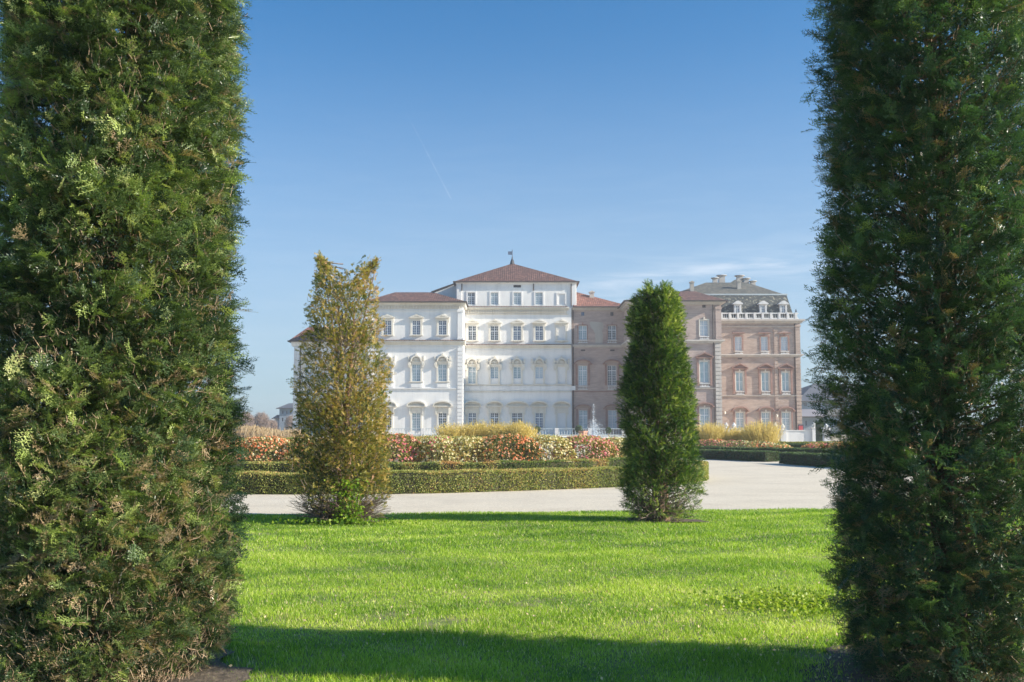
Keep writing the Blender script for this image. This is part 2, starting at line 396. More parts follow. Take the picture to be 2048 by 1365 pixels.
leafmat('weed_leaves', [(0.0, (0.10, 0.20, 0.02)), (0.6, (0.22, 0.33, 0.03)), (1.0, (0.36, 0.42, 0.06))], 0.35, 0.5)
leafmat('yellow_twigs', [(0.0, (0.36, 0.27, 0.08)), (0.5, (0.66, 0.50, 0.13)), (1.0, (0.84, 0.70, 0.30))], 0.2, 0.7)
leafmat('bare_twigs', [(0.0, (0.22, 0.16, 0.14)), (0.5, (0.36, 0.26, 0.22)), (1.0, (0.50, 0.38, 0.30))], 0.1, 0.8)
leafmat('dry_reeds', [(0.0, (0.45, 0.33, 0.20)), (0.5, (0.62, 0.47, 0.30)), (1.0, (0.75, 0.60, 0.42))], 0.3, 0.8)
simple('yew_bark', (0.13, 0.075, 0.05), (0.30, 0.18, 0.12), 14, 0.85, sc=(1, 1, 0.3), bs=0.6)
simple('dark_bark', (0.07, 0.045, 0.035), (0.16, 0.105, 0.08), 14, 0.9, sc=(1, 1, 0.3), bs=0.6)
simple('twig_bark', (0.28, 0.19, 0.125), (0.52, 0.37, 0.25), 20, 0.8, bs=0)
simple('grey_twig_bark', (0.17, 0.125, 0.10), (0.36, 0.27, 0.22), 12, 0.85, bs=0)
simple('hedge_core', (0.035, 0.035, 0.018), (0.07, 0.06, 0.03), 8, 0.95, bs=0.5)
m, nt2, p2, o2 = mat('soil'); n_ = noise(nt2, 18, 8)
nt2.links.new(ramp(nt2, n_, [(0.3, (0.055, 0.042, 0.03)), (0.5, (0.11, 0.085, 0.06)), (0.75, (0.20, 0.155, 0.11))]), p2.inputs['Base Color'])
p2.inputs['Roughness'].default_value = 0.95; bump(nt2, p2, n_, 0.8, 0.03)
m, nt2, p2, o2 = mat('lawn_soil'); n_ = noise(nt2, 9, 8); n3 = noise(nt2, 0.6, 4)
c_ = ramp(nt2, n_, [(0.3, (0.08, 0.12, 0.025)), (0.55, (0.16, 0.22, 0.045)), (0.8, (0.24, 0.25, 0.09))])
n4 = noise(nt2, 2.6, 6)
c_ = mixc(nt2, c_, (0.25, 0.20, 0.12), ramp(nt2, n4, [(0.45, (0, 0, 0)), (0.62, (0.8, 0.8, 0.8))]))
nt2.links.new(c_, p2.inputs['Base Color']); p2.inputs['Roughness'].default_value = 0.95; bump(nt2, p2, n_, 0.7, 0.03)
m, nt2, p2, o2 = mat('gravel')
na = noise(nt2, 26, 10, rough=0.75); nb = noise(nt2, 0.5, 5, sc=(0.5, 1.6, 1)); nc = noise(nt2, 0.8, 9, sc=(0.6, 0.5, 1), rough=0.75)
c_ = ramp(nt2, na, [(0.28, (0.38, 0.32, 0.25)), (0.5, (0.64, 0.565, 0.45)), (0.72, (0.80, 0.73, 0.60))])
c_ = mixc(nt2, c_, (0.36, 0.31, 0.245), ramp(nt2, nc, [(0.46, (0, 0, 0)), (0.70, (0.45, 0.45, 0.45))]))
ne = noise(nt2, 9.0, 8, sc=(1.0, 0.5, 1), rough=0.85)
c_ = mixc(nt2, c_, (0.42, 0.365, 0.28), ramp(nt2, ne, [(0.46, (0, 0, 0)), (0.70, (0.7, 0.7, 0.7))]))
c_ = mixc(nt2, c_, (0.66, 0.60, 0.50), ramp(nt2, nb, [(0.45, (0, 0, 0)), (0.7, (0.4, 0.4, 0.4))]))
nt2.links.new(c_, p2.inputs['Base Color']); p2.inputs['Roughness'].default_value = 0.95; bump(nt2, p2, na, 0.6, 0.02)
m, nt2, p2, o2 = mat('far_field'); n_ = noise(nt2, 0.05, 6, sc=(1, 2, 1))
nt2.links.new(ramp(nt2, n_, [(0.35, (0.10, 0.14, 0.04)), (0.65, (0.24, 0.22, 0.12))]), p2.inputs['Base Color']); p2.inputs['Roughness'].default_value = 0.95
m, nt2, p2, o2 = mat('fountain_water'); p2.inputs['Base Color'].default_value = (0.82, 0.87, 0.92, 1)
p2.inputs['Roughness'].default_value = 0.3
tr = nt2.nodes.new('ShaderNodeBsdfTransparent'); mx = nt2.nodes.new('ShaderNodeMixShader'); mx.inputs[0].default_value = 0.36
nt2.links.new(tr.outputs[0], mx.inputs[1]); nt2.links.new(p2.outputs[0], mx.inputs[2]); nt2.links.new(mx.outputs[0], o2.inputs[0])
m, nt2, p2, o2 = mat('pool_water'); p2.inputs['Base Color'].default_value = (0.10, 0.16, 0.18, 1); p2.inputs['Roughness'].default_value = 0.08
bump(nt2, p2, noise(nt2, 2.5, 4), 0.3, 0.05)

# ------------------------------------------------------------------ ground
g = MB(); g.quad((-6000, -200, -0.008), (6000, -200, -0.008), (6000, 9000, -0.008), (-6000, 9000, -0.008))
tag(g.build('ground', 'far_field'), None, None, kind='structure')
g = MB(); g.quad((-70, 15, -0.004), (80, 15, -0.004), (80, 154.9, -0.004), (-70, 154.9, -0.004))
tag(g.build('gravel_path', 'gravel'), None, None, kind='structure')
EDGE = [(-40, 18.3), (-12, 18.9), (-5.3, 19.35), (0, 19.75), (6.5, 20.75), (14, 22.2), (40, 28)]
def edge_y(x): return np.interp(x, [e[0] for e in EDGE], [e[1] for e in EDGE])
# lawn sheet: one grid with slight unevenness and a ragged rim
nx, ny = 160, 60
gx = np.linspace(-40, 40, nx); tt = np.linspace(0, 1, ny)
GX, TT = np.meshgrid(gx, tt); EY = edge_y(GX)
GY = -12 + (EY+12)*TT + np.where(TT > 0.99, 0.04*np.sin(GX*9)+0.03*np.sin(GX*23+1), 0)
GZ = 0.012 + 0.012*np.sin(GX*0.9+GY*0.4)*np.sin(GY*0.8) + np.where(TT > 0.99, -0.015, 0.0)
V = np.stack([GX, GY, GZ], -1).reshape(-1, 3); ii = np.arange(nx*ny).reshape(ny, nx)
Q = np.stack([ii[:-1, :-1], ii[:-1, 1:], ii[1:, 1:], ii[1:, :-1]], -1).reshape(-1, 4)
tag(npmesh('lawn', V, Q, 'lawn_soil', smooth=True), None, None, kind='structure')

# positions of the four clipped trees
YL, YR = (-2.66, 6.62), (2.84, 6.62)
TL, TR = (-3.02, 17.9), (2.60, 17.9)
def soil_patch(cx, cy, rx, ry, name, lz=0.032):
    n = 48; b = MB(); r = [1 + 0.16*math.sin(3*i*2*PI/n+cx) + 0.10*math.sin(7*i*2*PI/n+cy) + 0.07*random.uniform(-1, 1) for i in range(n)]
    b.poly([(cx+rx*r[i]*math.cos(2*PI*i/n), cy+ry*r[i]*math.sin(2*PI*i/n), lz) for i in range(n)])
    return tag(b.build(name, 'soil'), None, None, kind='structure')
PATCH = [(YL[0]+0.05, YL[1], 0.98, 0.80), (YR[0], YR[1], 1.02, 0.80), (TL[0], TL[1], 0.7, 0.45), (TR[0], TR[1], 0.75, 0.45)]
for i, pz in enumerate(PATCH): soil_patch(*pz, 'bare_soil')

# grass blades
def grass(seed, xr, yr, dens, hgt, wid, two):
    rng = np.random.default_rng(seed)
    n = int((xr[1]-xr[0])*(yr[1]-yr[0])*dens)
    x = rng.uniform(*xr, n); y = rng.uniform(*yr, n)
    ok = (np.abs(x) < y*0.62+1.6) & (y < edge_y(x)-0.01+rng.normal(size=n)*0.03)
    P2 = np.stack([x, y, np.zeros(n)], 1)
    thin = snoise(P2*np.array([1, 1.6, 0]), 1.7, 11)*0.5+snoise(P2, 5.0, 12)*0.5
    bare = np.exp(-((y-8.6)/0.9)**2)*0.34 + np.exp(-((y-5.6)/1.3)**2)*0.2
    ok &= rng.uniform(size=n) > np.clip((thin-0.55)*0.9, 0, 0.6)+bare*np.clip(thin+0.5, 0, 1)
    for cx, cy, rx, ry in PATCH:
        d = ((x-cx)/rx)**2+((y-cy)/ry)**2
        ok &= rng.uniform(size=n) > np.clip(1.35-d, 0, 0.97)
    x, y, thin = x[ok], y[ok], thin[ok]; n = len(x)
    h = hgt*rng.uniform(0.5, 1.35, n)*(1+0.25*snoise(np.stack([x, y, x*0], 1), 3.0, 5)); wv = wid*rng.uniform(0.7, 1.3, n)
    a = rng.uniform(0, 2*PI, n); lean = rng.uniform(0.1, 0.9, n)*h; la = rng.uniform(0, 2*PI, n)
    ex = np.stack([np.cos(a), np.sin(a), np.zeros(n)], 1)*wv[:, None]*0.5
    B = np.stack([x, y, 0.012+0.012*np.sin(x*0.9+y*0.4)*np.sin(y*0.8)-0.004], 1)
    L = np.stack([np.cos(la)*lean, np.sin(la)*lean, h], 1)
    mow = 0.24*np.exp(-((y-12.9-0.02*x)/0.35)**2) + 0.22*np.exp(-((y-10.1-0.03*x)/0.25)**2) - 0.06*np.exp(-((y-11.3)/0.5)**2)
    tone = np.clip(0.39+0.19*rng.normal(size=n)+0.10*snoise(np.stack([x, y*1.6, x*0], 1), 1.2, 9)+0.14*snoise(np.stack([x, y*1.0, x*0], 1), 4.5, 19)+0.06*snoise(np.stack([x, y, x*0], 1), 12.0, 29)+mow+0.10*np.exp(-((y-8.4)/0.8)**2)-0.05*(y-8)/10, 0, 0.93)
    tone = np.where(rng.uniform(size=n) < 0.035+0.06*np.exp(-((y-8.5)/0.7)**2), 1.0, tone)
    M = B+L*np.array([0.35, 0.35, 0.6]); T = B+L
    if two:
        V = np.stack([B-ex, B+ex, M+ex*0.8, M-ex*0.8, M-ex*0.8, M+ex*0.8, T+ex*0.12, T-ex*0.12], 1).reshape(-1, 3)
        return V, seqquads(2*n), np.repeat(tone, 8)
    V = np.stack([B-ex, B+ex, T+ex*0.2, T-ex*0.2], 1).reshape(-1, 3)
    return V, seqquads(n), np.repeat(tone, 4)
V, Q, T = cat([grass(1, (-5.5, 5.5), (4.2, 9.2), 7000, 0.032, 0.0048, True), grass(2, (-8.5, 8.5), (9.2, 13.5), 4300, 0.031, 0.0066, False), grass(3, (-13, 13), (13.5, 22.5), 2100, 0.034, 0.0105, False)])
gr = npmesh('grass', V, Q, 'grass_blades', tone=T)
tag(gr, 'short bright green mown grass covering the lawn in the foreground', 'grass', kind='stuff')
# clover-like weeds
rng = np.random.default_rng(31); n = 5200
P = np.stack([3.05+0.55*rng.normal(size=n), 9.3+0.36*rng.normal(size=n), 0.035+0.03*rng.uniform(size=n)], 1)
P = P[snoise(P, 6.0, 3)+0.2+0.5*rng.normal(size=n) > 0]
V, Q, T = leaves(P, 0.035, rng, np.clip(0.85+0.2*rng.normal(size=len(P)), 0, 1), 0.9)
tag(npmesh('clover', V, Q, 'weed_leaves', tone=T), 'yellow-green broadleaf weeds spreading in the lawn beside the right foreground yew', 'weeds', kind='stuff')

rng = np.random.default_rng(41); n = 420
P = np.stack([rng.uniform(-3.5, 3.6, n), 8.6+1.6*rng.normal(size=n), 0.045+0.01*rng.uniform(size=n)], 1)
P2 = np.stack([YR[0]-0.5+0.5*rng.normal(size=160), YR[1]+0.7*rng.normal(size=160), np.full(160, 0.045)], 1)
P = np.concatenate([P, P2]); P = P[P[:, 1] > 4.5]
V, Q, T = leaves(P, 0.026, rng, rng.uniform(0.2, 1, len(P)), 0.7)
tag(npmesh('fallen_leaves', V, Q, 'dry_reeds', tone=T), 'tiny dry brown leaves scattered over the lawn', 'fallen leaves', kind='stuff')
# ------------------------------------------------------------------ clipped yews
def clipped_tree(name, label, cx, cy, prof, needles, seed, nb, nsp, nshell, sp, rise=0.55, hole=0.35, tone0=0.4, tonev=0.22, brown=0.05, shift=None, top_soft=0.0, bark='yew_bark', twig='twig_bark', browlow=0.0, lo=0.12, gap=None, lump=0.045, tip_sunside=0.0, trunkr=0.10, stems=3, extra=None, shellin=0.16, inner=0, bgap=None, spx=None, trunkh=0.96, flat=0.55):
    """prof: list of (z, radius); shift(z)->x offset of the axis; sp: sprig template parameters"""
    rng = np.random.default_rng(seed)
    root = thing(name, label, 'tree', (cx, cy, 0))
    zs = np.array([q[0] for q in prof]); rs = np.array([q[1] for q in prof]); H = zs[-1]
    ph = rng.uniform(0, 6.28, 6)
    def hull(z, a):
        r = np.interp(z, zs, rs)
        return r*(1+lump*np.sin(3*a+ph[0]+z*1.3)+lump*0.8*np.sin(5*a+ph[1]-z*2.1)+lump*0.7*np.sin(z*4.3+ph[2]+2*a)+lump*0.5*np.sin(9*a+z*7+ph[3]))
    sh = shift or (lambda z: z*0)
    C0 = np.array([cx, cy, 0.0])
    # trunk: several stems rising together
    SN = 14; zt = np.linspace(0, 1, SN); TP = []; TR_ = []
    for s in range(stems):
        a = s*2*PI/stems+rng.uniform(0, 1); off = trunkr*0.9 if stems > 1 else 0
        hh = H*(trunkh if s == 0 else rng.uniform(0.72, 0.95)*trunkh); zz = hh*zt
        spread = off*(0.6+1.6*zt)
        TP.append(np.stack([cx+spread*np.cos(a)+sh(zz)+0.03*np.sin(zz*2.3+s), cy+spread*np.sin(a)+0.03*np.sin(zz*1.9+s*2), zz-0.03], 1))
        TR_.append(trunkr*(1.25-1.05*zt)*(1+0.7*np.exp(-zz*6))*(1 if s == 0 else 0.75))
    V, Q, T = tubes(np.array(TP), np.array(TR_), 9)
    npmesh('trunk', V, Q, bark, root, T, smooth=True)
    # branches from trunk to the hull
    z0 = rng.uniform(lo, 0.985*H, nb); a = rng.uniform(0, 2*PI, nb)
    r1 = hull(np.clip(z0+rise*0.5, 0, H*0.995), a)*rng.uniform(0.82, 1.04, nb)
    up = rise*rng.uniform(0.4, 1.5, nb)*np.interp(z0, [0, 0.5, H], [0.35, 1, 1]); z1 = np.minimum(z0+up, H*1.0+top_soft*rng.uniform(-0.6, 1, nb))
    r1 = np.minimum(r1, hull(z1, a)*sp.get('rmax', 1.03))
    da = rng.normal(size=nb)*0.25
    p0 = np.stack([cx+sh(z0)+0.04*np.cos(a), cy+0.04*np.sin(a), z0], 1)
    p2 = np.stack([cx+sh(z1)+r1*np.cos(a+da), cy+r1*np.sin(a+da), z1], 1)
    p1 = p0*0.45+p2*0.55; p1[:, 2] -= up*rng.uniform(0.0, 0.35, nb)
    if bgap is not None:
        kb = ~(bgap(p2) | bgap(p1) | bgap((p0+2*p1+p2)/4) | bgap((p0+6*p1+9*p2)/16)); p0, p1, p2, nb = p0[kb], p1[kb], p2[kb], int(kb.sum())
    S = 7; t = np.linspace(0, 1, S)[None, :, None]
    BP = (1-t)**2*p0[:, None]+2*t*(1-t)*p1[:, None]+t*t*p2[:, None]
    BP[:, 1:-1] += rng.normal(size=(nb, S-2, 3))*0.014
    BR = (0.011*rng.uniform(0.5, 1.3, nb))[:, None]*(1.15-np.linspace(0, 1, S)[None])
    tparts = [tubes(BP, BR*sp.get('br', 1.0), 4)]
    # sprays along the branches
    k = nsp; bi = np.repeat(np.arange(nb), k); tb = 1-rng.uniform(0, 1, nb*k)**1.25*0.72; tt_ = tb[:, None]
    PP = (1-tt_)**2*p0[bi]+2*tt_*(1-tt_)*p1[bi]+tt_*tt_*p2[bi]
    TD = norm(2*(1-tt_)*(p1[bi]-p0[bi])+2*tt_*(p2[bi]-p1[bi]))
    PP = PP+rng.normal(size=PP.shape)*sp['jit']
    outw = norm(np.stack([PP[:, 0]-cx-sh(PP[:, 2]), PP[:, 1]-cy, PP[:, 2]*0], 1))
    D1 = TD*0.7+outw*0.35+rng.normal(size=PP.shape)*0.55+np.array([0, 0, 0.1])
    # shell sprays
    nsu = nshell; zsamp = rng.uniform(lo*0.5, H, nsu); asamp = rng.uniform(0, 2*PI, nsu)
    rr = hull(zsamp, asamp)*(1-np.abs(rng.normal(size=nsu))*shellin)
    PS = np.stack([cx+sh(zsamp)+rr*np.cos(asamp), cy+rr*np.sin(asamp), zsamp], 1)
    oS = np.stack([np.cos(asamp), np.sin(asamp), np.full(nsu, 0.25)], 1)
    DS = oS*0.75+rng.normal(size=PS.shape)*0.6+np.array([0, 0, 0.15])
    cl = sp.get('clump', 0.0)
    if cl:      # the shell swells and sinks in hand-sized tufts
        cf = sp.get('cf', 7.0)
        b_ = snoise(PS*np.array([1, 1, 0.8]), cf, seed+31, 9)*0.7+snoise(PS, cf*2.2, seed+32, 9)*0.4
        PS = PS+oS*np.array([1, 1, 0])*(cl*np.clip(b_*1.5-0.15, -1.6, 0.12))[:, None]
        rp = np.hypot(PP[:, 0]-cx-sh(PP[:, 2]), PP[:, 1]-cy); ap = np.arctan2(PP[:, 1]-cy, PP[:, 0]-cx)
        hp = hull(PP[:, 2], ap); Pq = np.stack([cx+hp*np.cos(ap), cy+hp*np.sin(ap), PP[:, 2]], 1)
        bq = snoise(Pq*np.array([1, 1, 0.8]), cf, seed+31, 9)*0.7+snoise(Pq, cf*2.2, seed+32, 9)*0.4
        kp = rp < hp+cl*np.clip(bq*1.5-0.15, -1.6, 0.12)+0.005; PP, D1 = PP[kp], D1[kp]
    P = np.concatenate([PP, PS]); D = np.concatenate([D1, DS])
    keep = snoise(P, 5.0, seed+1)*0.6+snoise(P, 13.0, seed+2)*0.5 > -1.15+hole
    if gap is not None: keep &= ~gap(P, rng)
    P, D = P[keep], D[keep]
    if spx is not None: X_, Y_ = spx(rng); P = np.concatenate([P, X_]); D = np.concatenate([D, Y_])
    n = len(P)
    U = norm(np.array([0, 0, 1.0])+rng.normal(size=(n, 3))*flat)
    patch = snoise(P, 2.2, seed+5)
    tone = np.clip(tone0+tonev*rng.normal(size=n)+0.13*patch+0.13*snoise(P, 8.0, seed+6), 0, 0.9)
    pb = brown+browlow*np.clip(1-P[:, 2]/(0.45*H), 0, 1)
    tone = np.where(rng.uniform(size=n) < pb, 1.0, tone)
    if tip_sunside: tone = np.clip(tone+tip_sunside*(P[:, 2]/H-0.45)+tip_sunside*0.5*(P[:, 0]-cx), 0, 1.0)  # golder towards the top; sunward right painted lighter, shade side darker
    temps = sprig_templates(rng, 6, sp['n'], sp['L'], sp['nl'], sp['nw'])
    if sp.get('frond'): temps = temps[:4] + frond_templates(rng, 6, sp['frond'], sp['nl'], sp['nw'])
    V, Q, T = place_sprigs(P, D, U, sp.get('s', 1.0)*rng.uniform(0.7, 1.3, n), temps, rng, tone)
    if inner:  # dark-toned inner leaves, added so the crown blocks light
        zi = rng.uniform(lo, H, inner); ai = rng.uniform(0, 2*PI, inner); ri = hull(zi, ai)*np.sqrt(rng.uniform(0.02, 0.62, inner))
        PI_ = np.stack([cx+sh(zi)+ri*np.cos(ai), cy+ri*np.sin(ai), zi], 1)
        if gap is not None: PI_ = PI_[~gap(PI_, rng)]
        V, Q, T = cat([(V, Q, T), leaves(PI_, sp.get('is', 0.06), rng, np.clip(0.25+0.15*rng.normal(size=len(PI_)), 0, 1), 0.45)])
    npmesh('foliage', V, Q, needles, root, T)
    # exposed twigs and pruned stubs
    nt_ = sp['twigs']; zz = rng.uniform(0, 1, nt_)**(1.6 if browlow else 1.0)*H*0.97+0.05; aa = rng.uniform(0, 2*PI, nt_)
    rr = hull(zz, aa)*rng.uniform(0.72, 1.0, nt_)
    q0 = np.stack([cx+sh(zz)+rr*np.cos(aa), cy+rr*np.sin(aa), zz], 1)
    dd = norm(np.stack([np.cos(aa)*0.5, np.sin(aa)*0.5, np.full(nt_, 0.8)], 1)+rng.normal(size=(nt_, 3))*0.45)
    ll = (sp['tl']*rng.uniform(0.4, 1.5, nt_))[:, None]
    bend = norm(rng.normal(size=(nt_, 3)))*ll*0.12
    TPn = np.stack([q0-dd*ll*0.5, q0+bend, q0+dd*ll*0.45], 1)
    if bgap is not None: kt = ~bgap(TPn[:, 2]); TPn = TPn[kt]; nt_ = len(TPn)
    TRn = (sp['tr']*rng.uniform(0.6, 1.5, nt_))[:, None]*np.array([[1.1, 0.9, 0.6]])
    tparts.append(tubes(TPn, TRn, 4))
    if extra is not None: tparts.append(extra(rng))
    V, Q, T = cat(tparts)
    npmesh('branches', V, Q, twig, root, T)
    return root

big = dict(cf=8.5, n=16, L=0.085, nl=0.024, nw=0.0066, jit=0.03, twigs=15000, tl=0.06, tr=0.0015, s=0.85, rmax=0.94, clump=0.10, frond=0.13, **{'is': 0.036})
profL = [(0.02, 0.62), (0.25, 0.74), (0.6, 0.785), (1.5, 0.775), (3.0, 0.765), (4.4, 0.765), (5.6, 0.70), (6.0, 0.45)]
clipped_tree('clipped_yew', 'tall clipped yew column at the left edge, sunlit face with many brown twigs', YL[0], YL[1], profL, 'yew_needles', 101,
             720, 26, 34000, big, rise=0.32, hole=0.40, tone0=0.46, tonev=0.24, brown=0.045, browlow=0.20, inner=60000, trunkr=0.07)
def rightgap(P, rng):      # a little thinner at middle height, where the sky shows through
    z = P[:, 2]; return rng.uniform(size=len(P)) < np.interp(z, [0, 1.6, 2.1, 3.2, 5], [0, 0, 0.22, 0.22, 0.1])*(snoise(P, 6.5, 91) > -0.1)
profR = [(0.03, 0.50), (0.25, 0.66), (0.6, 0.70), (1.5, 0.71), (3.0, 0.72), (4.4, 0.71), (5.4, 0.66), (5.8, 0.45)]
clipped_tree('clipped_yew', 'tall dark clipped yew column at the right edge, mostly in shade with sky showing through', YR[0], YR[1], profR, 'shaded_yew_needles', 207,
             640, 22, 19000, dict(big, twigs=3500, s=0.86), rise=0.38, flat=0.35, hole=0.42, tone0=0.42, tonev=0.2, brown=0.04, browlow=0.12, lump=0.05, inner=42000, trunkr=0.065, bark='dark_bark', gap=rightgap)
mid = dict(clump=0.12, cf=6.0, n=13, L=0.095, nl=0.030, nw=0.0085, jit=0.04, twigs=500, tl=0.14, tr=0.003)
def zt18(y): return WZ(y, 17.9)
profD = [(0.03, 0.38), (0.22, 0.66), (0.5, 0.71), (zt18(930), 0.70), (zt18(850), 0.645), (zt18(760), 0.575), (zt18(680), 0.49), (zt18(620), 0.43), (zt18(592), 0.36), (zt18(582), 0.24)]
def lowgap(P, rng):
    z = P[:, 2]; return (rng.uniform(size=len(P)) < np.interp(z, [0, 0.45, 0.65], [0.72, 0.62, 0]))
def base_twigs(cx, cy, nn, rad, hi, r):
    def f(rng):
        a = rng.uniform(0, 2*PI, nn); rr = rad*rng.uniform(0.55, 1.1, nn); hz = hi*rng.uniform(0.1, 1.1, nn)
        z0 = rng.uniform(0.02, hi*0.8, nn)
        q0 = np.stack([cx+0.08*np.cos(a), cy+0.08*np.sin(a), z0*0.6], 1)
        q2 = np.stack([cx+rr*np.cos(a), cy+rr*np.sin(a), hz], 1)
        q1 = (q0+q2)/2+rng.normal(size=(nn, 3))*0.07; q1[:, 2] = np.abs(q1[:, 2]*0.75)
        t = np.linspace(0, 1, 6)[None, :, None]
        Pq = (1-t)**2*q0[:, None]+2*t*(1-t)*q1[:, None]+t*t*q2[:, None]
        Pq[:, 1:] += rng.normal(size=(nn, 5, 3))*0.016; Pq[..., 2] = np.maximum(Pq[..., 2], 0.012)
        return tubes(Pq, (r*rng.uniform(0.5, 1.3, nn))[:, None]*np.linspace(1.6, 0.5, 6)[None], 4)
    return f
clipped_tree('clipped_yew', 'bushy dark green yew standing on the lawn edge in front of the brick wing', TR[0], TR[1], profD, 'bright_yew_needles', 303,
             460, 26, 14000, mid, rise=0.42, hole=0.45, tone0=0.47, tonev=0.28, brown=0.0, top_soft=0.2, gap=lowgap, lump=0.05, trunkr=0.085, inner=7000,
             extra=base_twigs(TR[0], TR[1], 240, 0.72, 0.62, 0.0045), twig='grey_twig_bark')
# golden, open yew with a forked top
profG = [(0.03, 0.5), (0.25, 0.80), (0.55, 0.86), (zt18(900), 0.90), (zt18(800), 0.88), (zt18(700), 0.84), (zt18(640), 0.78), (zt18(600), 0.72), (zt18(560), 0.62), (zt18(515), 0.56)]
def goldgap(P, rng, bare=False):
    z = P[:, 2]; xr = P[:, 0]-TL[0]
    zb = zt18(562); u = np.clip((z-zb)/(zt18(512)-zb), 0, 1)
    # two leaders towards the left and the right of the tip, gap between them
    L_ = np.abs(xr-(-0.24-0.23*u)); R_ = np.abs(xr-(0.27+0.31*u))
    wl = 0.26*(1-u)**0.8+0.04; out_top = (z > zb) & (L_ > wl) & ((R_ > wl) | (z > zt18(517)))
    out_top |= (np.sin(z*9+np.sign(xr)*2)*0.06+0.02*rng.normal(size=len(P)) + np.interp(z, [0, 2.6, 3.4, zb], [0.9, 0.86, 0.70, 0.50]) < np.abs(xr+0.02))
    if bare: return out_top
    thin = rng.uniform(size=len(P)) < np.interp(z, [0, 0.45, 0.7, 2.0, 3.0, 4.6], [0.86, 0.70, 0.0, 0.12, 0.46, 0.46])
    side = (rng.uniform(size=len(P)) < 0.0)
    return out_top | thin | side
def goldextra(rng):
    n1 = 2; t = np.linspace(0, 1, 7)
    P_ = []
    for sx, top in ((-0.47, zt18(517)), (0.55, zt18(523))):
        P_.append(np.stack([TL[0]+0.03+sx*(t**1.3), TL[1]+0.05*np.sin(t*3), 1.6+(top-1.6)*t], 1))
    A = tubes(np.array(P_), np.array([np.linspace(0.035, 0.006, 7)]*2), 6)
    B = base_twigs(TL[0], TL[1], 620, 0.86, 0.55, 0.0045)(rng)
    return cat([A, B])
def goldlead(rng):
    n = 520; u = rng.uniform(0, 1, n)**0.8; sd = rng.integers(0, 2, n); zb = zt18(590)
    top = np.where(sd == 0, zt18(516), zt18(521)); z = zb+(top-zb)*u
    x = TL[0]+np.where(sd == 0, -0.24-0.22*u, 0.27+0.29*u)+rng.normal(size=n)*0.12*(1.15-u)
    P = np.stack([x, TL[1]+rng.normal(size=n)*0.10*(1.15-u), z], 1)
    D = np.stack([np.where(sd == 0, -0.3, 0.35), np.zeros(n), np.full(n, 0.6)], 1)+rng.normal(size=(n, 3))*0.5
    return P, D
def goldb(P): return goldgap(P, np.random.default_rng(5), True)
clipped_tree('golden_yew', 'sparse golden-olive yew with a forked top and bare twigs at its foot', TL[0], TL[1], profG, 'golden_needles', 404,
             420, 36, 17000, dict(mid, n=8, L=0.07, nl=0.034, nw=0.0125, twigs=700, br=0.8, jit=0.055, clump=0.09), rise=0.6, hole=0.60, tone0=0.44, tonev=0.24, brown=0.02, gap=goldgap, lump=0.07,
             trunkr=0.075, stems=2, extra=goldextra, twig='grey_twig_bark', tip_sunside=0.22, shellin=0.28, bgap=goldb, trunkh=0.80, spx=goldlead, inner=2500)
# weeds climbing the golden yew's foot
rng = np.random.default_rng(77); n = 900
P = np.stack([TL[0]+0.22+0.13*rng.normal(size=n), TL[1]-0.62+0.1*rng.normal(size=n), 0.03+0.75*rng.uniform(size=n)**1.3], 1)
P2 = np.stack([TL[0]+0.55*rng.normal(size=700), TL[1]-0.65+0.12*rng.normal(size=700), 0.02+0.09*rng.uniform(size=700)], 1)
P = np.concatenate([P, P2])
V, Q, T = leaves(P, 0.055, rng, np.clip(0.4+0.25*rng.normal(size=len(P)), 0, 1), 0.75)
tag(npmesh('creeper', V, Q, 'weed_leaves', tone=T), 'bright green creeper leaves growing at the foot of the golden yew', 'creeper')

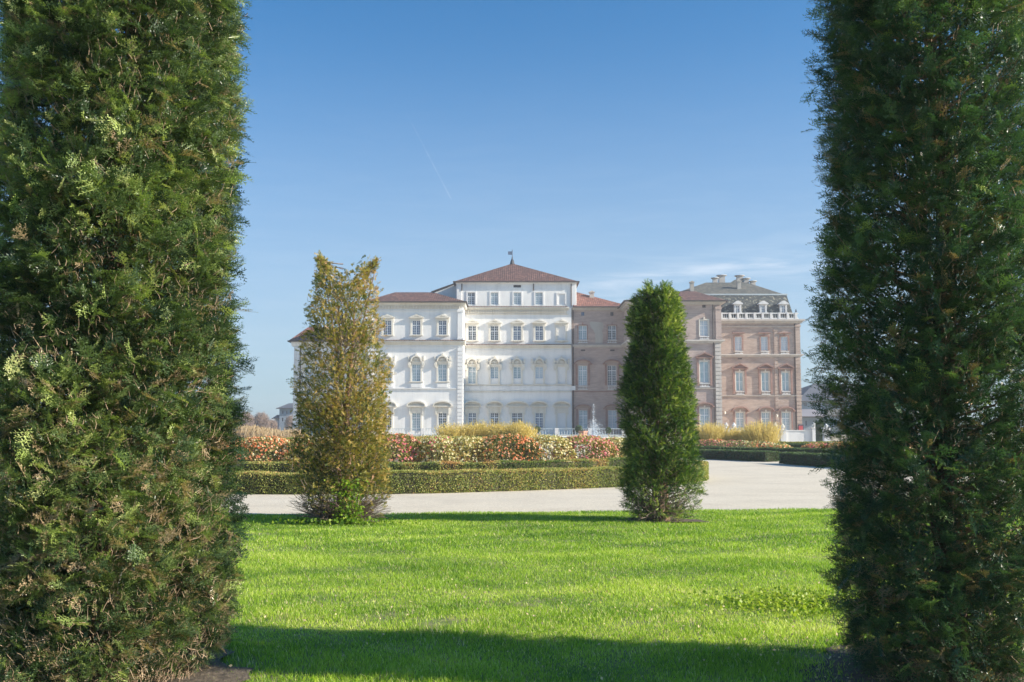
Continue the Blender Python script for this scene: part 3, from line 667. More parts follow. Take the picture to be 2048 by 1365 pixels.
# ------------------------------------------------------------------ hedges
def smoothpath(pts, step=0.25):
    out = []
    for i in range(len(pts)-1):
        p0 = Vector(pts[max(i-1, 0)]); p1 = Vector(pts[i]); p2 = Vector(pts[i+1]); p3 = Vector(pts[min(i+2, len(pts)-1)])
        n = max(2, int((p2-p1).length/step))
        for k in range(n):
            t = k/n
            out.append(0.5*((2*p1)+(-p0+p2)*t+(2*p0-5*p1+4*p2-p3)*t*t+(-p0+3*p1-3*p2+p3)*t**3))
    out.append(Vector(pts[-1])); return out
def hedge(label, pts, wid, hgt, seed, dens, size, mat_='hedge_leaves', tone0=0.4, z0=0.0, name='box_hedge', warm=0.0):
    rng = np.random.default_rng(seed); path = smoothpath(pts)
    C = np.array([[p.x, p.y] for p in path]); n = len(C)
    T = np.gradient(C, axis=0); T /= np.linalg.norm(T, axis=1, keepdims=True); Nn = np.stack([T[:, 1], -T[:, 0]], 1)  # right side of travel
    root = thing(name, label, 'hedge', (C[n//2][0], C[n//2][1], z0))
    ins = 0.04; w2 = wid/2-ins; top = z0+hgt-ins
    ring = [(w2, z0+0.02), (w2*1.02, top-0.03), (w2-0.03, top), (-w2+0.03, top), (-w2*1.02, top-0.03), (-w2, z0+0.02)]
    V = np.array([[[C[i, 0]+Nn[i, 0]*o, C[i, 1]+Nn[i, 1]*o, z] for o, z in ring] for i in range(n)])
    k = len(ring); idx = np.arange(n*k).reshape(n, k)
    Q = np.stack([idx[:-1, :-1], idx[1:, :-1], idx[1:, 1:], idx[:-1, 1:]], -1).reshape(-1, 4)
    caps = np.array([[idx[0, 0], idx[0, 1], idx[0, 4], idx[0, 5]], [idx[0, 1], idx[0, 2], idx[0, 3], idx[0, 4]], [idx[-1, 0], idx[-1, 1], idx[-1, 4], idx[-1, 5]], [idx[-1, 1], idx[-1, 2], idx[-1, 3], idx[-1, 4]]])
    npmesh('stems', V.reshape(-1, 3), np.concatenate([Q, caps]), 'hedge_core', root, np.zeros(n*k))
    seg = np.linalg.norm(np.diff(C, axis=0), axis=1); cum = np.concatenate([[0], np.cumsum(seg)]); Ltot = cum[-1]
    per = 2*hgt+wid; m_ = int(Ltot*per*dens)
    s = rng.uniform(0, Ltot, m_); u = rng.uniform(0, per, m_)
    cx_ = np.interp(s, cum, C[:, 0]); cy_ = np.interp(s, cum, C[:, 1]); nx_ = np.interp(s, cum, Nn[:, 0]); ny_ = np.interp(s, cum, Nn[:, 1])
    off = np.where(u < hgt, wid/2, np.where(u < hgt+wid, wid/2-(u-hgt), -wid/2)); z = np.where(u < hgt, u, np.where(u < hgt+wid, hgt, per-u))
    off = off+rng.normal(size=m_)*0.022; z = z+rng.normal(size=m_)*0.014
    wob = 0.02*np.sin(s*3.1+1)+0.015*np.sin(s*7.7)
    off = off+np.where(np.abs(off) > wid/2-0.06, np.sign(off)*wob, 0)
    # end caps
    me_ = int(hgt*wid*dens*2); e = rng.integers(0, 2, me_); eo = rng.uniform(-wid/2, wid/2, me_)
    ei = np.where(e == 0, 0, n-1); dirn = np.where(e == 0, -1, 1)
    ex_ = C[ei, 0]+Nn[ei, 0]*eo+T[ei, 0]*dirn*(0.03+rng.normal(size=me_)*0.015); ey_ = C[ei, 1]+Nn[ei, 1]*eo+T[ei, 1]*dirn*(0.03+rng.normal(size=me_)*0.015)
    P = np.concatenate([np.stack([cx_+nx_*off, cy_+ny_*off, z0+np.maximum(z, 0.01)], 1), np.stack([ex_, ey_, z0+rng.uniform(0.02, hgt, me_)], 1)])
    patch = snoise(P*np.array([1, 1, 0.4]), 1.3, seed+3)*0.5+snoise(P*np.array([1, 1, 0.3]), 4.0, seed+4)*0.4
    patch = patch+0.45*snoise(P*np.array([1, 1, 0.05]), 3.2, seed+14)
    topm = (P[:, 2] > z0+hgt-0.05)
    P[:, 2] += np.where(topm, 0.022*snoise(P*np.array([1, 1, 0]), 2.4, seed+15), 0)
    tone = np.clip(tone0+0.17*rng.normal(size=len(P))+0.14*patch+warm*(np.clip(patch+0.35, 0, 1))+0.16*topm, 0, 1)
    keep = rng.uniform(size=len(P)) > 0.25*(snoise(P, 9, seed+8) < -0.9)
    V, Q, Tn = leaves(P[keep], size, rng, tone[keep], 0.7)
    npmesh('foliage', V, Q, mat_, root, Tn); return root
front = [(-22, 27.2), (-14, 26.2), (-7.2, 25.95), (-3, 26.1), (0, 27.4), (2.9, 29.2), (4.9, 31.0), (6.1, 33.2), (6.35, 36), (5.4, 39), (3, 41)]
hedge('low clipped box hedge lining the gravel, nearest one in front of the rose bed', front, 0.62, 0.54, 1, 2600, 0.038, tone0=0.60)
front2 = [(-22, 30.4), (-14, 29.7), (-7.4, 29.4), (-3, 29.5), (0, 30.2), (2.2, 31.5), (3.6, 33.2), (4.0, 35.5)]
hedge('orange-tinged low box hedge directly below the roses, second from the gravel', front2, 0.45, 0.68, 2, 1900, 0.042, tone0=0.24, warm=0.55)
hedge('shaded box hedge end curving beside the far gravel, right of the bushy dark yew', [(6.5, 64), (9.5, 60.5), (12.2, 56), (13.6, 52.6)], 0.9, 0.52, 3, 900, 0.06, 'dark_and_shaded_leaves', 0.35)
hedge('long shaded box hedge at the right behind the gravel, running behind the right yew', [(13.6, 49.6), (14.1, 46), (15.4, 42), (18, 38.5), (22, 36)], 0.9, 0.56, 4, 900, 0.055, 'dark_and_shaded_leaves', 0.35)
hedge('thin dark box hedge just below the right-hand rose bed', [(8, 66.5), (12, 62), (15.6, 57), (17.5, 53), (22, 48)], 0.6, 0.62, 5, 700, 0.07, 'dark_and_shaded_leaves', 0.35)
hedge('straight green hedge behind the orange roses on the left, below the bare trees', [(-30, 42), (-20, 42), (-8.8, 42)], 1.0, 1.28, 6, 700, 0.06, 'hedge_leaves', 0.34)
hedge('green hedge in front of the yellow twig shrubs in the middle', [(-7.5, 58), (0.5, 58)], 1.0, 1.25, 7, 600, 0.07, 'hedge_leaves', 0.36)
hedge('low sunlit hedge below the white parapet at the right, behind the roses', [(17, 76), (25, 74), (34, 71)], 0.9, 0.78, 8, 450, 0.09, 'hedge_leaves', 0.42)
hedge('dark low hedge between the two right-hand rose clumps', [(15.6, 63), (19, 60), (24, 56)], 0.7, 0.80, 9, 450, 0.08, 'dark_and_shaded_leaves', 0.4)

# ------------------------------------------------------------------ roses
def rose_bush(label, cx, cy, rx, ry, h, colour, leaft, nbl, seed, mixcol=None, petal=0.078, dens=1.0, group='rose bushes massed behind the low hedges'):
    rng = np.random.default_rng(seed)
    root = thing('rose_bush', label, 'rose bush', (cx, cy, 0), group)
    ph = rng.uniform(0, 6.28, 4)
    def dome(n, shell, power=0.30):
        a = rng.uniform(0, 2*PI, n); v = rng.uniform(0.0, 1, n)      # v: height share
        k = (1-v**2.6)**power*(1+0.10*np.sin(3*a+ph[0])+0.08*np.sin(5*a+ph[1]+v*4))
        s_ = 1-np.abs(rng.normal(size=n))*shell
        return np.stack([cx+rx*k*s_*np.cos(a), cy+ry*k*s_*np.sin(a), 0.08+(h-0.08)*v*(0.9+0.1*s_)+0.05*np.sin(a*4+ph[2])], 1), a, v
    nl = int(4200*dens*(rx*ry)**0.5*h); P, a, v = dome(nl, 0.14)
    # crown top fill
    nt_ = int(nl*0.25); r_ = np.sqrt(rng.uniform(0, 1, nt_)); a2 = rng.uniform(0, 2*PI, nt_)
    P3 = np.stack([cx+rx*r_*0.8*np.cos(a2), cy+ry*r_*0.8*np.sin(a2), h*(1-0.22*r_**3)+rng.normal(size=nt_)*0.04], 1)
    P = np.concatenate([P, P3])
    tone = np.clip(leaft+0.20*rng.normal(size=len(P))+0.12*snoise(P, 3, seed), 0, 0.97)
    V, Q, T = leaves(P, 0.062, rng, tone, 0.6)
    npmesh('foliage', V, Q, 'rose_leaves', root, T)
    n = 70; az = rng.uniform(0, 2*PI, n); b0 = np.stack([cx+0.15*rx*np.cos(az), cy+0.15*ry*np.sin(az), np.zeros(n)], 1)
    b2 = np.stack([cx+0.8*rx*np.cos(az), cy+0.8*ry*np.sin(az), h*rng.uniform(0.5, 0.95, n)], 1); b1 = (b0+b2)/2+np.array([0, 0, 0.15])
    V, Q, T = tubes(np.stack([b0, b1, b2], 1), np.full((n, 3), 0.008), 4); npmesh('stems', V, Q, 'grey_twig_bark', root, T)
    # blooms: cupped rosettes
    sets = [(colour, nbl)] + ([mixcol] if mixcol else [])
    for colr, cnt in sets:
        cnt = max(cnt, 110)
        P, a, v = dome(cnt, 0.03); cnt2 = cnt//4
        r_ = np.sqrt(rng.uniform(0, 1, cnt2)); a2 = rng.uniform(0, 2*PI, cnt2)
        P = np.concatenate([P, np.stack([cx+rx*r_*0.85*np.cos(a2), cy+ry*r_*0.85*np.sin(a2), h*(1.02-0.2*r_**3)+rng.normal(size=cnt2)*0.03], 1)])
        Nb = len(P); nr = norm(np.stack([(P[:, 0]-cx)/rx, (P[:, 1]-cy)/ry, np.full(Nb, 0.7)], 1)+rng.normal(size=(Nb, 3))*0.3)
        A = norm(np.cross(nr, rng.normal(size=(Nb, 3)))); B = np.cross(nr, A); R = petal*0.5*rng.uniform(0.6, 1.35, Nb)
        quads = []; tn = []
        for ringi, (rad, lift, cntp) in enumerate(((1.0, 0.25, 5), (0.6, 0.55, 4))):
            for i in range(cntp):
                th = 2*PI*i/cntp+ringi*0.5; d0 = A*math.cos(th-0.55)+B*math.sin(th-0.55); d1 = A*math.cos(th+0.55)+B*math.sin(th+0.55); dm = A*math.cos(th)+B*math.sin(th)
                quads.append(np.stack([P, P+(d0*rad*0.75+nr*lift)*R[:, None], P+(dm*rad*1.1+nr*lift*1.3)*R[:, None], P+(d1*rad*0.75+nr*lift)*R[:, None]], 1))
        V = np.stack(quads, 1).reshape(-1, 3); tb = np.clip(0.5+0.28*rng.normal(size=Nb), 0, 1)
        tag(npmesh('blooms', V, seqquads(len(V)//4), colr, root, np.repeat(tb, len(V)//Nb)), None, None, kind='stuff')
    return root
def RX(px, D): return (px-CX)/F*D
roses = [
 ('orange rose bush partly hidden behind the left yew column, farthest left', 440, 31.6, 1.0, 1.35, 'orange_petals', 0.35, 420, None),
 ('coral-orange rose bush between the left yew and the golden yew', 535, 31.8, 1.0, 1.40, 'orange_petals', 0.38, 520, ('cream_petals', 120)),
 ('pale coral rose bush mostly hidden behind the golden yew', 620, 31.8, 0.9, 1.38, 'orange_petals', 0.42, 260, ('cream_petals', 140)),
 ('cream rose bush hidden behind the golden yew trunk', 700, 31.8, 0.9, 1.38, 'cream_petals', 0.5, 300, None),
 ('pink rose bush just right of the golden yew', 790, 32.0, 0.95, 1.50, 'pink_petals', 0.40, 300, ('orange_petals', 130)),
 ('cream and white rose bush next to the pink one right of the golden yew', 868, 32.2, 0.95, 1.44, 'cream_petals', 0.60, 330, ('pink_petals', 40)),
 ('yellowish cream rose bush touching the left side of the bright orange one', 935, 32.4, 0.85, 1.40, 'cream_petals', 0.62, 330, None),
 ('bright orange-red rose bush in the middle of the rose bed', 1012, 32.6, 1.05, 1.46, 'orange_petals', 0.26, 480, None),
 ('tall cream rose bush touching the right side of the bright orange one', 1092, 33.2, 0.95, 1.44, 'cream_petals', 0.62, 360, None),
 ('pink rose bush beneath the fountain jet', 1166, 33.8, 0.95, 1.44, 'pink_petals', 0.50, 380, ('cream_petals', 60)),
 ('cream rose bush beside the bushy dark yew, at the end of the row', 1232, 34.6, 0.9, 1.36, 'cream_petals', 0.6, 300, ('pink_petals', 50)),
]
for i, (lb, px, D, rx, h, c, lt, nbl, mxc) in enumerate(roses):
    rose_bush(lb, RX(px, D), D, rx*1.22, 1.2, h*0.97, c, lt+0.04, int(nbl*2.0), 500+i, (mxc[0], int(mxc[1]*2.2)) if mxc else None, petal=0.066)
def far_rose(lb, px, D, rx, h, c, lt, nbl, seed, mxc=None):
    rose_bush(lb, RX(px, D), D, rx, 1.2, h, c, lt, nbl, seed, mxc, petal=0.11, dens=0.6, group='far rose bushes beyond the gravel')
far_rose('dark rose bush with orange tops, first one right of the bushy dark yew', 1420, 66.5, 1.6, 0.98, 'orange_petals', 0.30, 90, 601, ('pink_petals', 60))
far_rose('dusky rose bush with few blooms, second one right of the bushy dark yew', 1470, 65, 1.5, 0.94, 'pink_petals', 0.32, 50, 602, ('cream_petals', 50))
far_rose('rose bush with coral top below the big yellow twig shrub', 1512, 63, 1.4, 0.92, 'orange_petals', 0.42, 120, 603, ('cream_petals', 80))
far_rose('sunlit peach rose bush at the right end of the far bed', 1552, 60.5, 1.0, 0.80, 'cream_petals', 0.48, 110, 604, ('orange_petals', 100))
far_rose('pink rose bush showing beside the right yew column', 1632, 57, 0.9, 0.86, 'pink_petals', 0.42, 140, 605, ('orange_petals', 80))
far_rose('orange rose bush half behind the right yew column', 1680, 56, 1.0, 0.95, 'orange_petals', 0.42, 140, 606)

# ------------------------------------------------------------------ yellow-twigged shrubs
def twig_shrub(label, px0, px1, ytop, D, seed, n=1000, group='yellow twig shrubs in front of the palace'):
    rng = np.random.default_rng(seed); x0, x1 = RX(px0, D), RX(px1, D); h = WZ(ytop, D); cx = (x0+x1)/2; rx = (x1-x0)/2
    root = thing('twig_shrub', label, 'shrub', (cx, D, 0), group)
    a = rng.uniform(0, 2*PI, n); r = np.sqrt(rng.uniform(0, 1, n))
    b = np.stack([cx+rx*0.55*r*np.cos(a), D+0.8*r*np.sin(a), np.zeros(n)], 1)
    hh = h*np.sqrt(np.clip(1-(r*0.55)**2, 0.2, 1))*(0.55+0.5*rng.uniform(0, 1, n)**0.6)*(1+0.07*np.sin(a*3+seed))
    t = b+np.stack([rx*0.48*r*np.cos(a)+rng.normal(size=n)*0.24, 0.5*r*np.sin(a)+rng.normal(size=n)*0.1, hh], 1)
    mpt = b*0.55+t*0.45; mpt[:, 2] += hh*0.08
    V, Q, T = tubes(np.stack([b, mpt, t], 1), np.array([[0.012, 0.010, 0.006]])*np.ones((n, 1)), 3, np.clip(0.5+0.25*rng.normal(size=n), 0, 1))
    npmesh('stems', V, Q, 'yellow_twigs', root, T)
    m_ = n*7; k = rng.integers(0, n, m_); u = rng.uniform(0.25, 1.04, m_)[:, None]
    P = b[k]*(1-u)+t[k]*u+rng.normal(size=(m_, 3))*0.09
    V, Q, T = leaves(P, 0.09, rng, np.clip(0.62+0.25*rng.normal(size=m_), 0, 1), 0.35, updir=np.array([0, 0, 1.6]))
    npmesh('side_twigs', V, Q, 'yellow_twigs', root, T)
for args in (('golden twig shrub at the left end of the middle clump', 878, 938, 849, 61, 701), ('golden twig shrub, second from the left in the middle clump', 925, 985, 846, 61.5, 702),
             ('golden twig shrub, third from the left in the middle clump', 972, 1030, 848, 61, 703), ('golden twig shrub at the right end of the middle clump', 1018, 1062, 846, 60.5, 704),
             ('pale yellow twig shrub touching the bushy dark yew on its right', 1385, 1455, 847, 77, 705), ('small straw-coloured twig shrub between the two right-hand yellow ones', 1448, 1500, 858, 77, 706),
             ('largest yellow twig shrub, below the slate-roofed brick pavilion', 1484, 1560, 844, 75, 707)):
    twig_shrub(*args)
twig_shrub('thin orange-brown shrub to the right of the middle yellow clump', 1050, 1070, 858, 62, 708, n=260)

# ------------------------------------------------------------------ palace building kit
class Fac:
    """one facade plane facing the camera, measured in photograph pixels"""
    def __init__(s, root, D, wallm, trimm):
        s.r, s.D, s.wm, s.tm = root, D, wallm, trimm; s.u = D/F; s.open = []; s.base = 0.9
    def X(s, px, py=760): return WX(px, py, s.D)
    def Z(s, py): return WZ(py, s.D)
def wall_grid(mb, x0, x1, z0, z1, y, openings, reveal=0.38):
    xs = sorted({x0, x1, *[o[0] for o in openings], *[o[1] for o in openings]}); zs = sorted({z0, z1, *[o[2] for o in openings], *[o[3] for o in openings]})
    for i in range(len(xs)-1):
        for j in range(len(zs)-1):
            cx, cz = (xs[i]+xs[i+1])/2, (zs[j]+zs[j+1])/2
            if any(o[0] < cx < o[1] and o[2] < cz < o[3] for o in openings): continue
            mb.quad((xs[i], y, zs[j]), (xs[i+1], y, zs[j]), (xs[i+1], y, zs[j+1]), (xs[i], y, zs[j+1]))
    for a, b, c, d in openings:
        e = y+reveal
        mb.quad((a, y, c), (a, y, d), (a, e, d), (a, e, c)); mb.quad((b, y, d), (b, y, c), (b, e, c), (b, e, d))
        mb.quad((a, y, d), (b, y, d), (b, e, d), (a, e, d)); mb.quad((b, y, c), (a, y, c), (a, e, c), (b, e, c))
def block_wall(root, x0, x1, z0, z1, y, depth, m, openings, name='wall', gable=None):
    mb = MB(); wall_grid(mb, x0, x1, z0, z1, y, openings); y2 = y+depth
    mb.quad((x0, y2, z0), (x0, y, z0), (x0, y, z1), (x0, y2, z1)); mb.quad((x1, y, z0), (x1, y2, z0), (x1, y2, z1), (x1, y, z1))
    mb.quad((x1, y2, z0), (x0, y2, z0), (x0, y2, z1), (x1, y2, z1)); mb.quad((x0, y, z1), (x1, y, z1), (x1, y2, z1), (x0, y2, z1))
    return mb.build(name, m, root)
def window(root, x0, x1, z0, z1, y, pane, cols=4, rows=6, transom=0.68, reveal=0.3):
    f = MB(); ww = x1-x0; hh = z1-z0; b = 0.09; ya, yb = y+reveal-0.07, y+reveal
    f.box(x0, x0+b, ya, yb, z0, z1).box(x1-b, x1, ya, yb, z0, z1).box(x0+b, x1-b, ya, yb, z0, z0+b).box(x0+b, x1-b, ya, yb, z1-b, z1)
    c = (x0+x1)/2; f.box(c-0.075, c+0.075, ya-0.012, yb, z0+b, z1-b)
    tz = z0+hh*transom
    if transom: f.box(x0+b, x1-b, ya-0.022, yb, tz-0.08, tz+0.08)
    for i in range(1, cols):
        if i*2 == cols: continue
        xx = x0+ww*i/cols; f.box(xx-0.022, xx+0.022, ya+0.01, yb, z0+b, z1-b)
    for j in range(1, rows):
        zz = z0+hh*j/rows
        if transom and abs(zz-tz) < 0.2: continue
        f.box(x0+b, x1-b, ya+0.016, yb, zz-0.024, zz+0.024)
    o = f.build('window', 'window_paint', root)
    g_ = MB(); g_.quad((x0, yb-0.01, z0), (x1, yb-0.01, z0), (x1, yb-0.01, z1), (x0, yb-0.01, z1)); g_.build('pane', pane, o)
    return o
def surround(fc, kind, cx, w_, zt, zb, wide=1.0):
    """stone window dressing round an opening; u = metres per photograph pixel"""
    u, y = fc.u, fc.D; m_ = MB(); h = w_/2
    def fr(t, proud, top=None, bot=None):
        top = zt+t if top is None else top; bot = zb if bot is None else bot
        m_.box(cx-h-t, cx-h, y-proud, y, bot, top).box(cx+h, cx+h+t, y-proud, y, bot, top).box(cx-h, cx+h, y-proud, y, zt, top)
    if kind == 'crest':
        fr(3.4*u, 0.16); m_.box(cx-h-5.0*u, cx-h-3.4*u, y-0.15, y, zt-4*u, zt+3.4*u).box(cx+h+3.4*u, cx+h+5.0*u, y-0.15, y, zt-4*u, zt+3.4*u)
        m_.box(cx-h-5*u, cx+h+5*u, y-0.32, y, zb-2.2*u, zb); m_.prism([(cx-h-1*u, zb-2.2*u), (cx-3*u, zb-4.4*u), (cx+3*u, zb-4.4*u), (cx+h+1*u, zb-2.2*u)][::-1], y-0.2, y)
        m_.box(cx-h-6.2*u, cx+h+6.2*u, y-0.48, y, zt+4.6*u, zt+6.6*u).box(cx-h-4.6*u, cx+h+4.6*u, y-0.25, y, zt+3.4*u, zt+4.6*u)
        m_.disc(cx, zt+6.6*u, h+3.6*u, 4.2*u, y-0.22, y, 10, 0, PI)
        for dx, dz, r in ((0, 10.4, 2.4), (-3.4, 9.4, 1.7), (3.4, 9.4, 1.7), (-6.6, 8.2, 1.6), (6.6, 8.2, 1.6), (-9.6, 7.6, 1.4), (9.6, 7.6, 1.4)):
            m_.disc(cx+dx*u, zt+dz*u, r*u, r*u, y-0.34-0.02*r, y-0.003*r, 7)
    elif kind == 'shell':
        fr(3.2*u, 0.16); m_.box(cx-h-5.5*u, cx+h+5.5*u, y-0.3, y, zb-2.4*u, zb)
        m_.box(cx-h-4*u, cx+h+4*u, y-0.30, y, zt+3.2*u, zt+5.4*u)
        m_.arc(cx, zt+5.4*u, h+2.6*u, 11.6*u, 2.6*u, y-0.62, y-0.002, 10)
        m_.disc(cx, zt+5.4*u, h+0.4*u, 8.8*u, y-0.12, y, 10, 0, PI)
        for i in range(5):
            th = PI*(0.14+0.18*i); m_.disc(cx+4.9*u*math.cos(th), zt+6.4*u+4.9*u*math.sin(th), 1.5*u, 1.5*u, y-0.30-0.01*i, y-0.004, 7)
        m_.disc(cx, zt+8.6*u, 2.3*u, 2.6*u, y-0.38, y-0.005, 8)
        m_.disc(cx, zt+18.6*u, 2.3*u, 2.7*u, y-0.5, y-0.006, 8); m_.disc(cx-2.8*u, zt+16.8*u, 1.6*u, 1.6*u, y-0.46, y-0.007, 7); m_.disc(cx+2.8*u, zt+16.8*u, 1.6*u, 1.6*u, y-0.44, y-0.008, 7)
        for sg in (-1, 1):
            sx = cx+sg*(h+4.6*u)
            m_.prism([(sx-2.4*u, zt+5.4*u), (sx-2.8*u, zt-3*u), (sx-1.0*u, zt-7*u), (sx+1.0*u, zt-7*u), (sx+2.8*u, zt-3*u), (sx+2.4*u, zt+5.4*u)], y-0.36, y-0.009)
            m_.disc(sx+sg*0.8*u, zt-0.5*u, 2.6*u, 2.6*u, y-0.46, y-0.011, 8)
            m_.disc(sx+sg*1.2*u, zt+9.6*u, 2.2*u, 2.6*u, y-0.44, y-0.012, 8); m_.disc(sx+sg*1.8*u, zt+14*u, 1.7*u, 2.2*u, y-0.42, y-0.013, 7)
            m_.disc(sx-sg*2.6*u, zt+11.5*u, 1.7*u, 1.7*u, y-0.40, y-0.014, 7)
    elif kind == 'segment':
        fr(3.2*u, 0.16); m_.box(cx-h-5*u, cx+h+5*u, y-0.18, y, zt+3.2*u, zt+12*u)
        m_.disc(cx, zt+7.2*u, 5.2*u, 2.0*u, y-0.26, y-0.003, 12); m_.disc(cx, zt+7.2*u, 3.4*u, 1.0*u, y-0.30, y-0.004, 10)
        for sg in (-1, 1):
            sx = cx+sg*(h+4.4*u); m_.prism([(sx-1.5*u, zt+12*u), (sx-1.5*u, zt-2*u), (sx, zt-4*u), (sx+1.5*u, zt-2*u), (sx+1.5*u, zt+12*u)], y-0.34, y-0.006)
        hw = (h+11*u)*wide; m_.box(cx-hw, cx+hw, y-0.62, y, zt+12*u, zt+14*u)
        m_.arc(cx, zt+14*u, hw, 10*u, 2.6*u, y-0.72, y-0.002, 12)
        m_.disc(cx, zt+14*u, hw-2.4*u, 7.5*u, y-0.14, y, 12, 0, PI); m_.disc(cx, zt+16.6*u, 2.0*u, 2.2*u, y-0.3, y-0.005, 8); m_.disc(cx-4*u, zt+15.8*u, 1.6*u, 1.3*u, y-0.26, y-0.006, 7); m_.disc(cx+4*u, zt+15.8*u, 1.6*u, 1.3*u, y-0.26, y-0.007, 7)
    elif kind == 'tri':
        m_.box(cx-h-6*u, cx-h-2.2*u, y-0.22, y, zb-6*u, zt+6.5*u).box(cx+h+2.2*u, cx+h+6*u, y-0.22, y, zb-6*u, zt+6.5*u)
        m_.box(cx-h-6.6*u, cx-h-1.8*u, y-0.3, y, zt+4.2*u, zt+6.5*u).box(cx+h+1.8*u, cx+h+6.6*u, y-0.3, y, zt+4.2*u, zt+6.5*u)
        hw = h+8.4*u; zb_ = zt+6.5*u; m_.box(cx-hw, cx+hw, y-0.5, y, zb_, zb_+1.4*u)
        for sg in (-1, 1):
            pts = [(cx+sg*hw, zb_+1.4*u), (cx+sg*hw, zb_+3*u), (cx, zb_+11.5*u), (cx, zb_+9.2*u)]
            m_.prism(pts if sg > 0 else pts[::-1], y-0.62, y-0.002)
        m_.prism([(cx-hw+u, zb_+1.4*u), (cx, zb_+9.2*u), (cx+hw-u, zb_+1.4*u)][::-1], y-0.12, y)
    elif kind == 'segb':
        m_.box(cx-h-5.4*u, cx-h-2*u, y-0.14, y, zb, zt+3*u).box(cx+h+2*u, cx+h+5.4*u, y-0.14, y, zb, zt+3*u)
        hw = h+8*u; m_.arc(cx, zt+4*u, hw, 8*u, 2.4*u, y-0.6, y-0.002, 10)
        for sg in (-1, 1): m_.box(cx+sg*hw-1.8*u, cx+sg*hw+1.8*u, y-0.56, y, zt+2.2*u, zt+4.2*u)
    elif kind == 'plain':
        fr(2.6*u, 0.08)
    return m_.build('window_surround', fc.tm, fc.r)
def inner_frame(fc, cx, w_, zt, zb, m_='cream_stone'):
    u, y = fc.u, fc.D; h = w_/2; b = MB(); t = 1.8*u
    b.box(cx-h-t, cx-h, y-0.09, y, zb, zt+t).box(cx+h, cx+h+t, y-0.09, y, zb, zt+t).box(cx-h, cx+h, y-0.09, y, zt, zt+t)
    b.box(cx-1.2*u, cx+1.2*u, y-0.2, y, zt+t, zt+t+4*u)
    return b.build('architrave', m_, fc.r)
def balcony(fc, cx, w_, z0, z1, m_='white_stone'):
    b = MB(); y = fc.D; h = w_/2
    b.box(cx-h-0.1, cx+h+0.1, y-0.22, y+0.02, z0, z0+0.12).box(cx-h-0.1, cx+h+0.1, y-0.22, y+0.02, z1-0.12, z1)
    n = max(4, int(w_/0.24)); yy = y-0.1
    for i in range(n):
        xx = cx-h+w_*(i+0.5)/n; b.lathe(xx, yy, [(0.045, z0+0.12), (0.075, z0+0.12+(z1-z0-0.24)*0.3), (0.035, z0+0.12+(z1-z0-0.24)*0.65), (0.05, z1-0.12)], 6)
    return b.build('balustrade', m_, fc.r)
def band(fc, px0, px1, y0, y1, proud, m_, name='string_course', over=None, ret=1.2):
    """horizontal moulding; y0 top, y1 bottom in px"""
    b = MB(); x0, x1 = fc.X(px0), fc.X(px1); zt, zb = fc.Z(y0), fc.Z(y1); hh = zt-zb
    b.box(x0, x1, fc.D-proud, fc.D+ret, zt-hh*0.4, zt).box(x0+0.02, x1-0.02, fc.D-proud*0.6, fc.D+ret-0.02, zt-hh*0.75, zt-hh*0.4).box(x0+0.04, x1-0.04, fc.D-proud*0.3, fc.D+ret-0.04, zb, zt-hh*0.75)
    return b.build(name, m_, fc.r)
def tile_cap(fc, px0, px1, y0, y1, proud):
    x0, x1 = fc.X(px0), fc.X(px1); zt, zb = fc.Z(y0), fc.Z(y1); b = MB()

    b.poly([(x0, fc.D-proud, zb), (x1, fc.D-proud, zb), (x1, fc.D-0.003, zt), (x0, fc.D-0.003, zt)])
    b.poly([(x0, fc.D-0.003, zt), (x0, fc.D-0.003, zb), (x0, fc.D-proud, zb)]); b.poly([(x1, fc.D-proud, zb), (x1, fc.D-0.003, zb), (x1, fc.D-0.003, zt)])
    x = x0
    while x < x1-0.3:
        b.lathe(x+0.15, fc.D-proud+0.02, [(0.10, zb-0.02), (0.10, zb+0.09)], 6); x += 0.42
    return b.build('tile_capping', 'roof_tiles', fc.r)
def modillions(fc, px0, px1, y0, y1, step, proud, m_):
    b = MB(); x0, x1 = fc.X(px0), fc.X(px1); zt, zb = fc.Z(y0), fc.Z(y1); st = step*fc.u; x = x0+st*0.3; i = 0; b.box(x0, x1, fc.D-0.05, fc.D, zb-0.05, zt)
    while x < x1-st*0.4:
        b.prism([(x, zt), (x, zb+0.1), (x+st*0.18, zb), (x+st*0.34, zb+0.1), (x+st*0.34, zt)], fc.D-proud, fc.D); x += st
    return b.build('modillions', m_, fc.r)
def pilaster(fc, px0, px1, y0, y1, proud, m_, rust=False, side=1.0, py=None):
    py = py or (y0+y1)/2
    b = MB(); x0, x1 = fc.X(px0, py), fc.X(px1, py); zt, zb = fc.Z(y0), (fc.Z(y1) if y1 < 860 else fc.base)
    if rust:
        n = max(3, int((zt-zb)/0.62)); st = (zt-zb)/n
        b.box(x0+0.06, x1-0.06, fc.D-proud*0.5, fc.D+side-0.06, zb, zt)
        for i in range(n): b.box(x0, x1, fc.D-proud, fc.D+side, zb+i*st+0.06, zb+(i+1)*st-0.06)
    else:
        b.box(x0, x1, fc.D-proud, fc.D+side, zb, zt)
        b.box(x0-0.1, x1+0.1, fc.D-proud-0.1, fc.D+side+0.1, zt-0.55, zt-0.25).box(x0-0.06, x1+0.06, fc.D-proud-0.06, fc.D+side+0.06, zb, zb+0.3)
    return b.build('pilaster', m_, fc.r)
def pipe(fc, px, y0, y1, m_='gutter', off=0.15):
    b = MB(); z1 = fc.Z(y0); z0 = fc.Z(y1) if y1 < 860 else fc.base; b.lathe(fc.X(px, (y0+y1)/2), fc.D-off, [(0.085, z0), (0.085, z1)], 8)
    return b.build('downpipe', m_, fc.r)
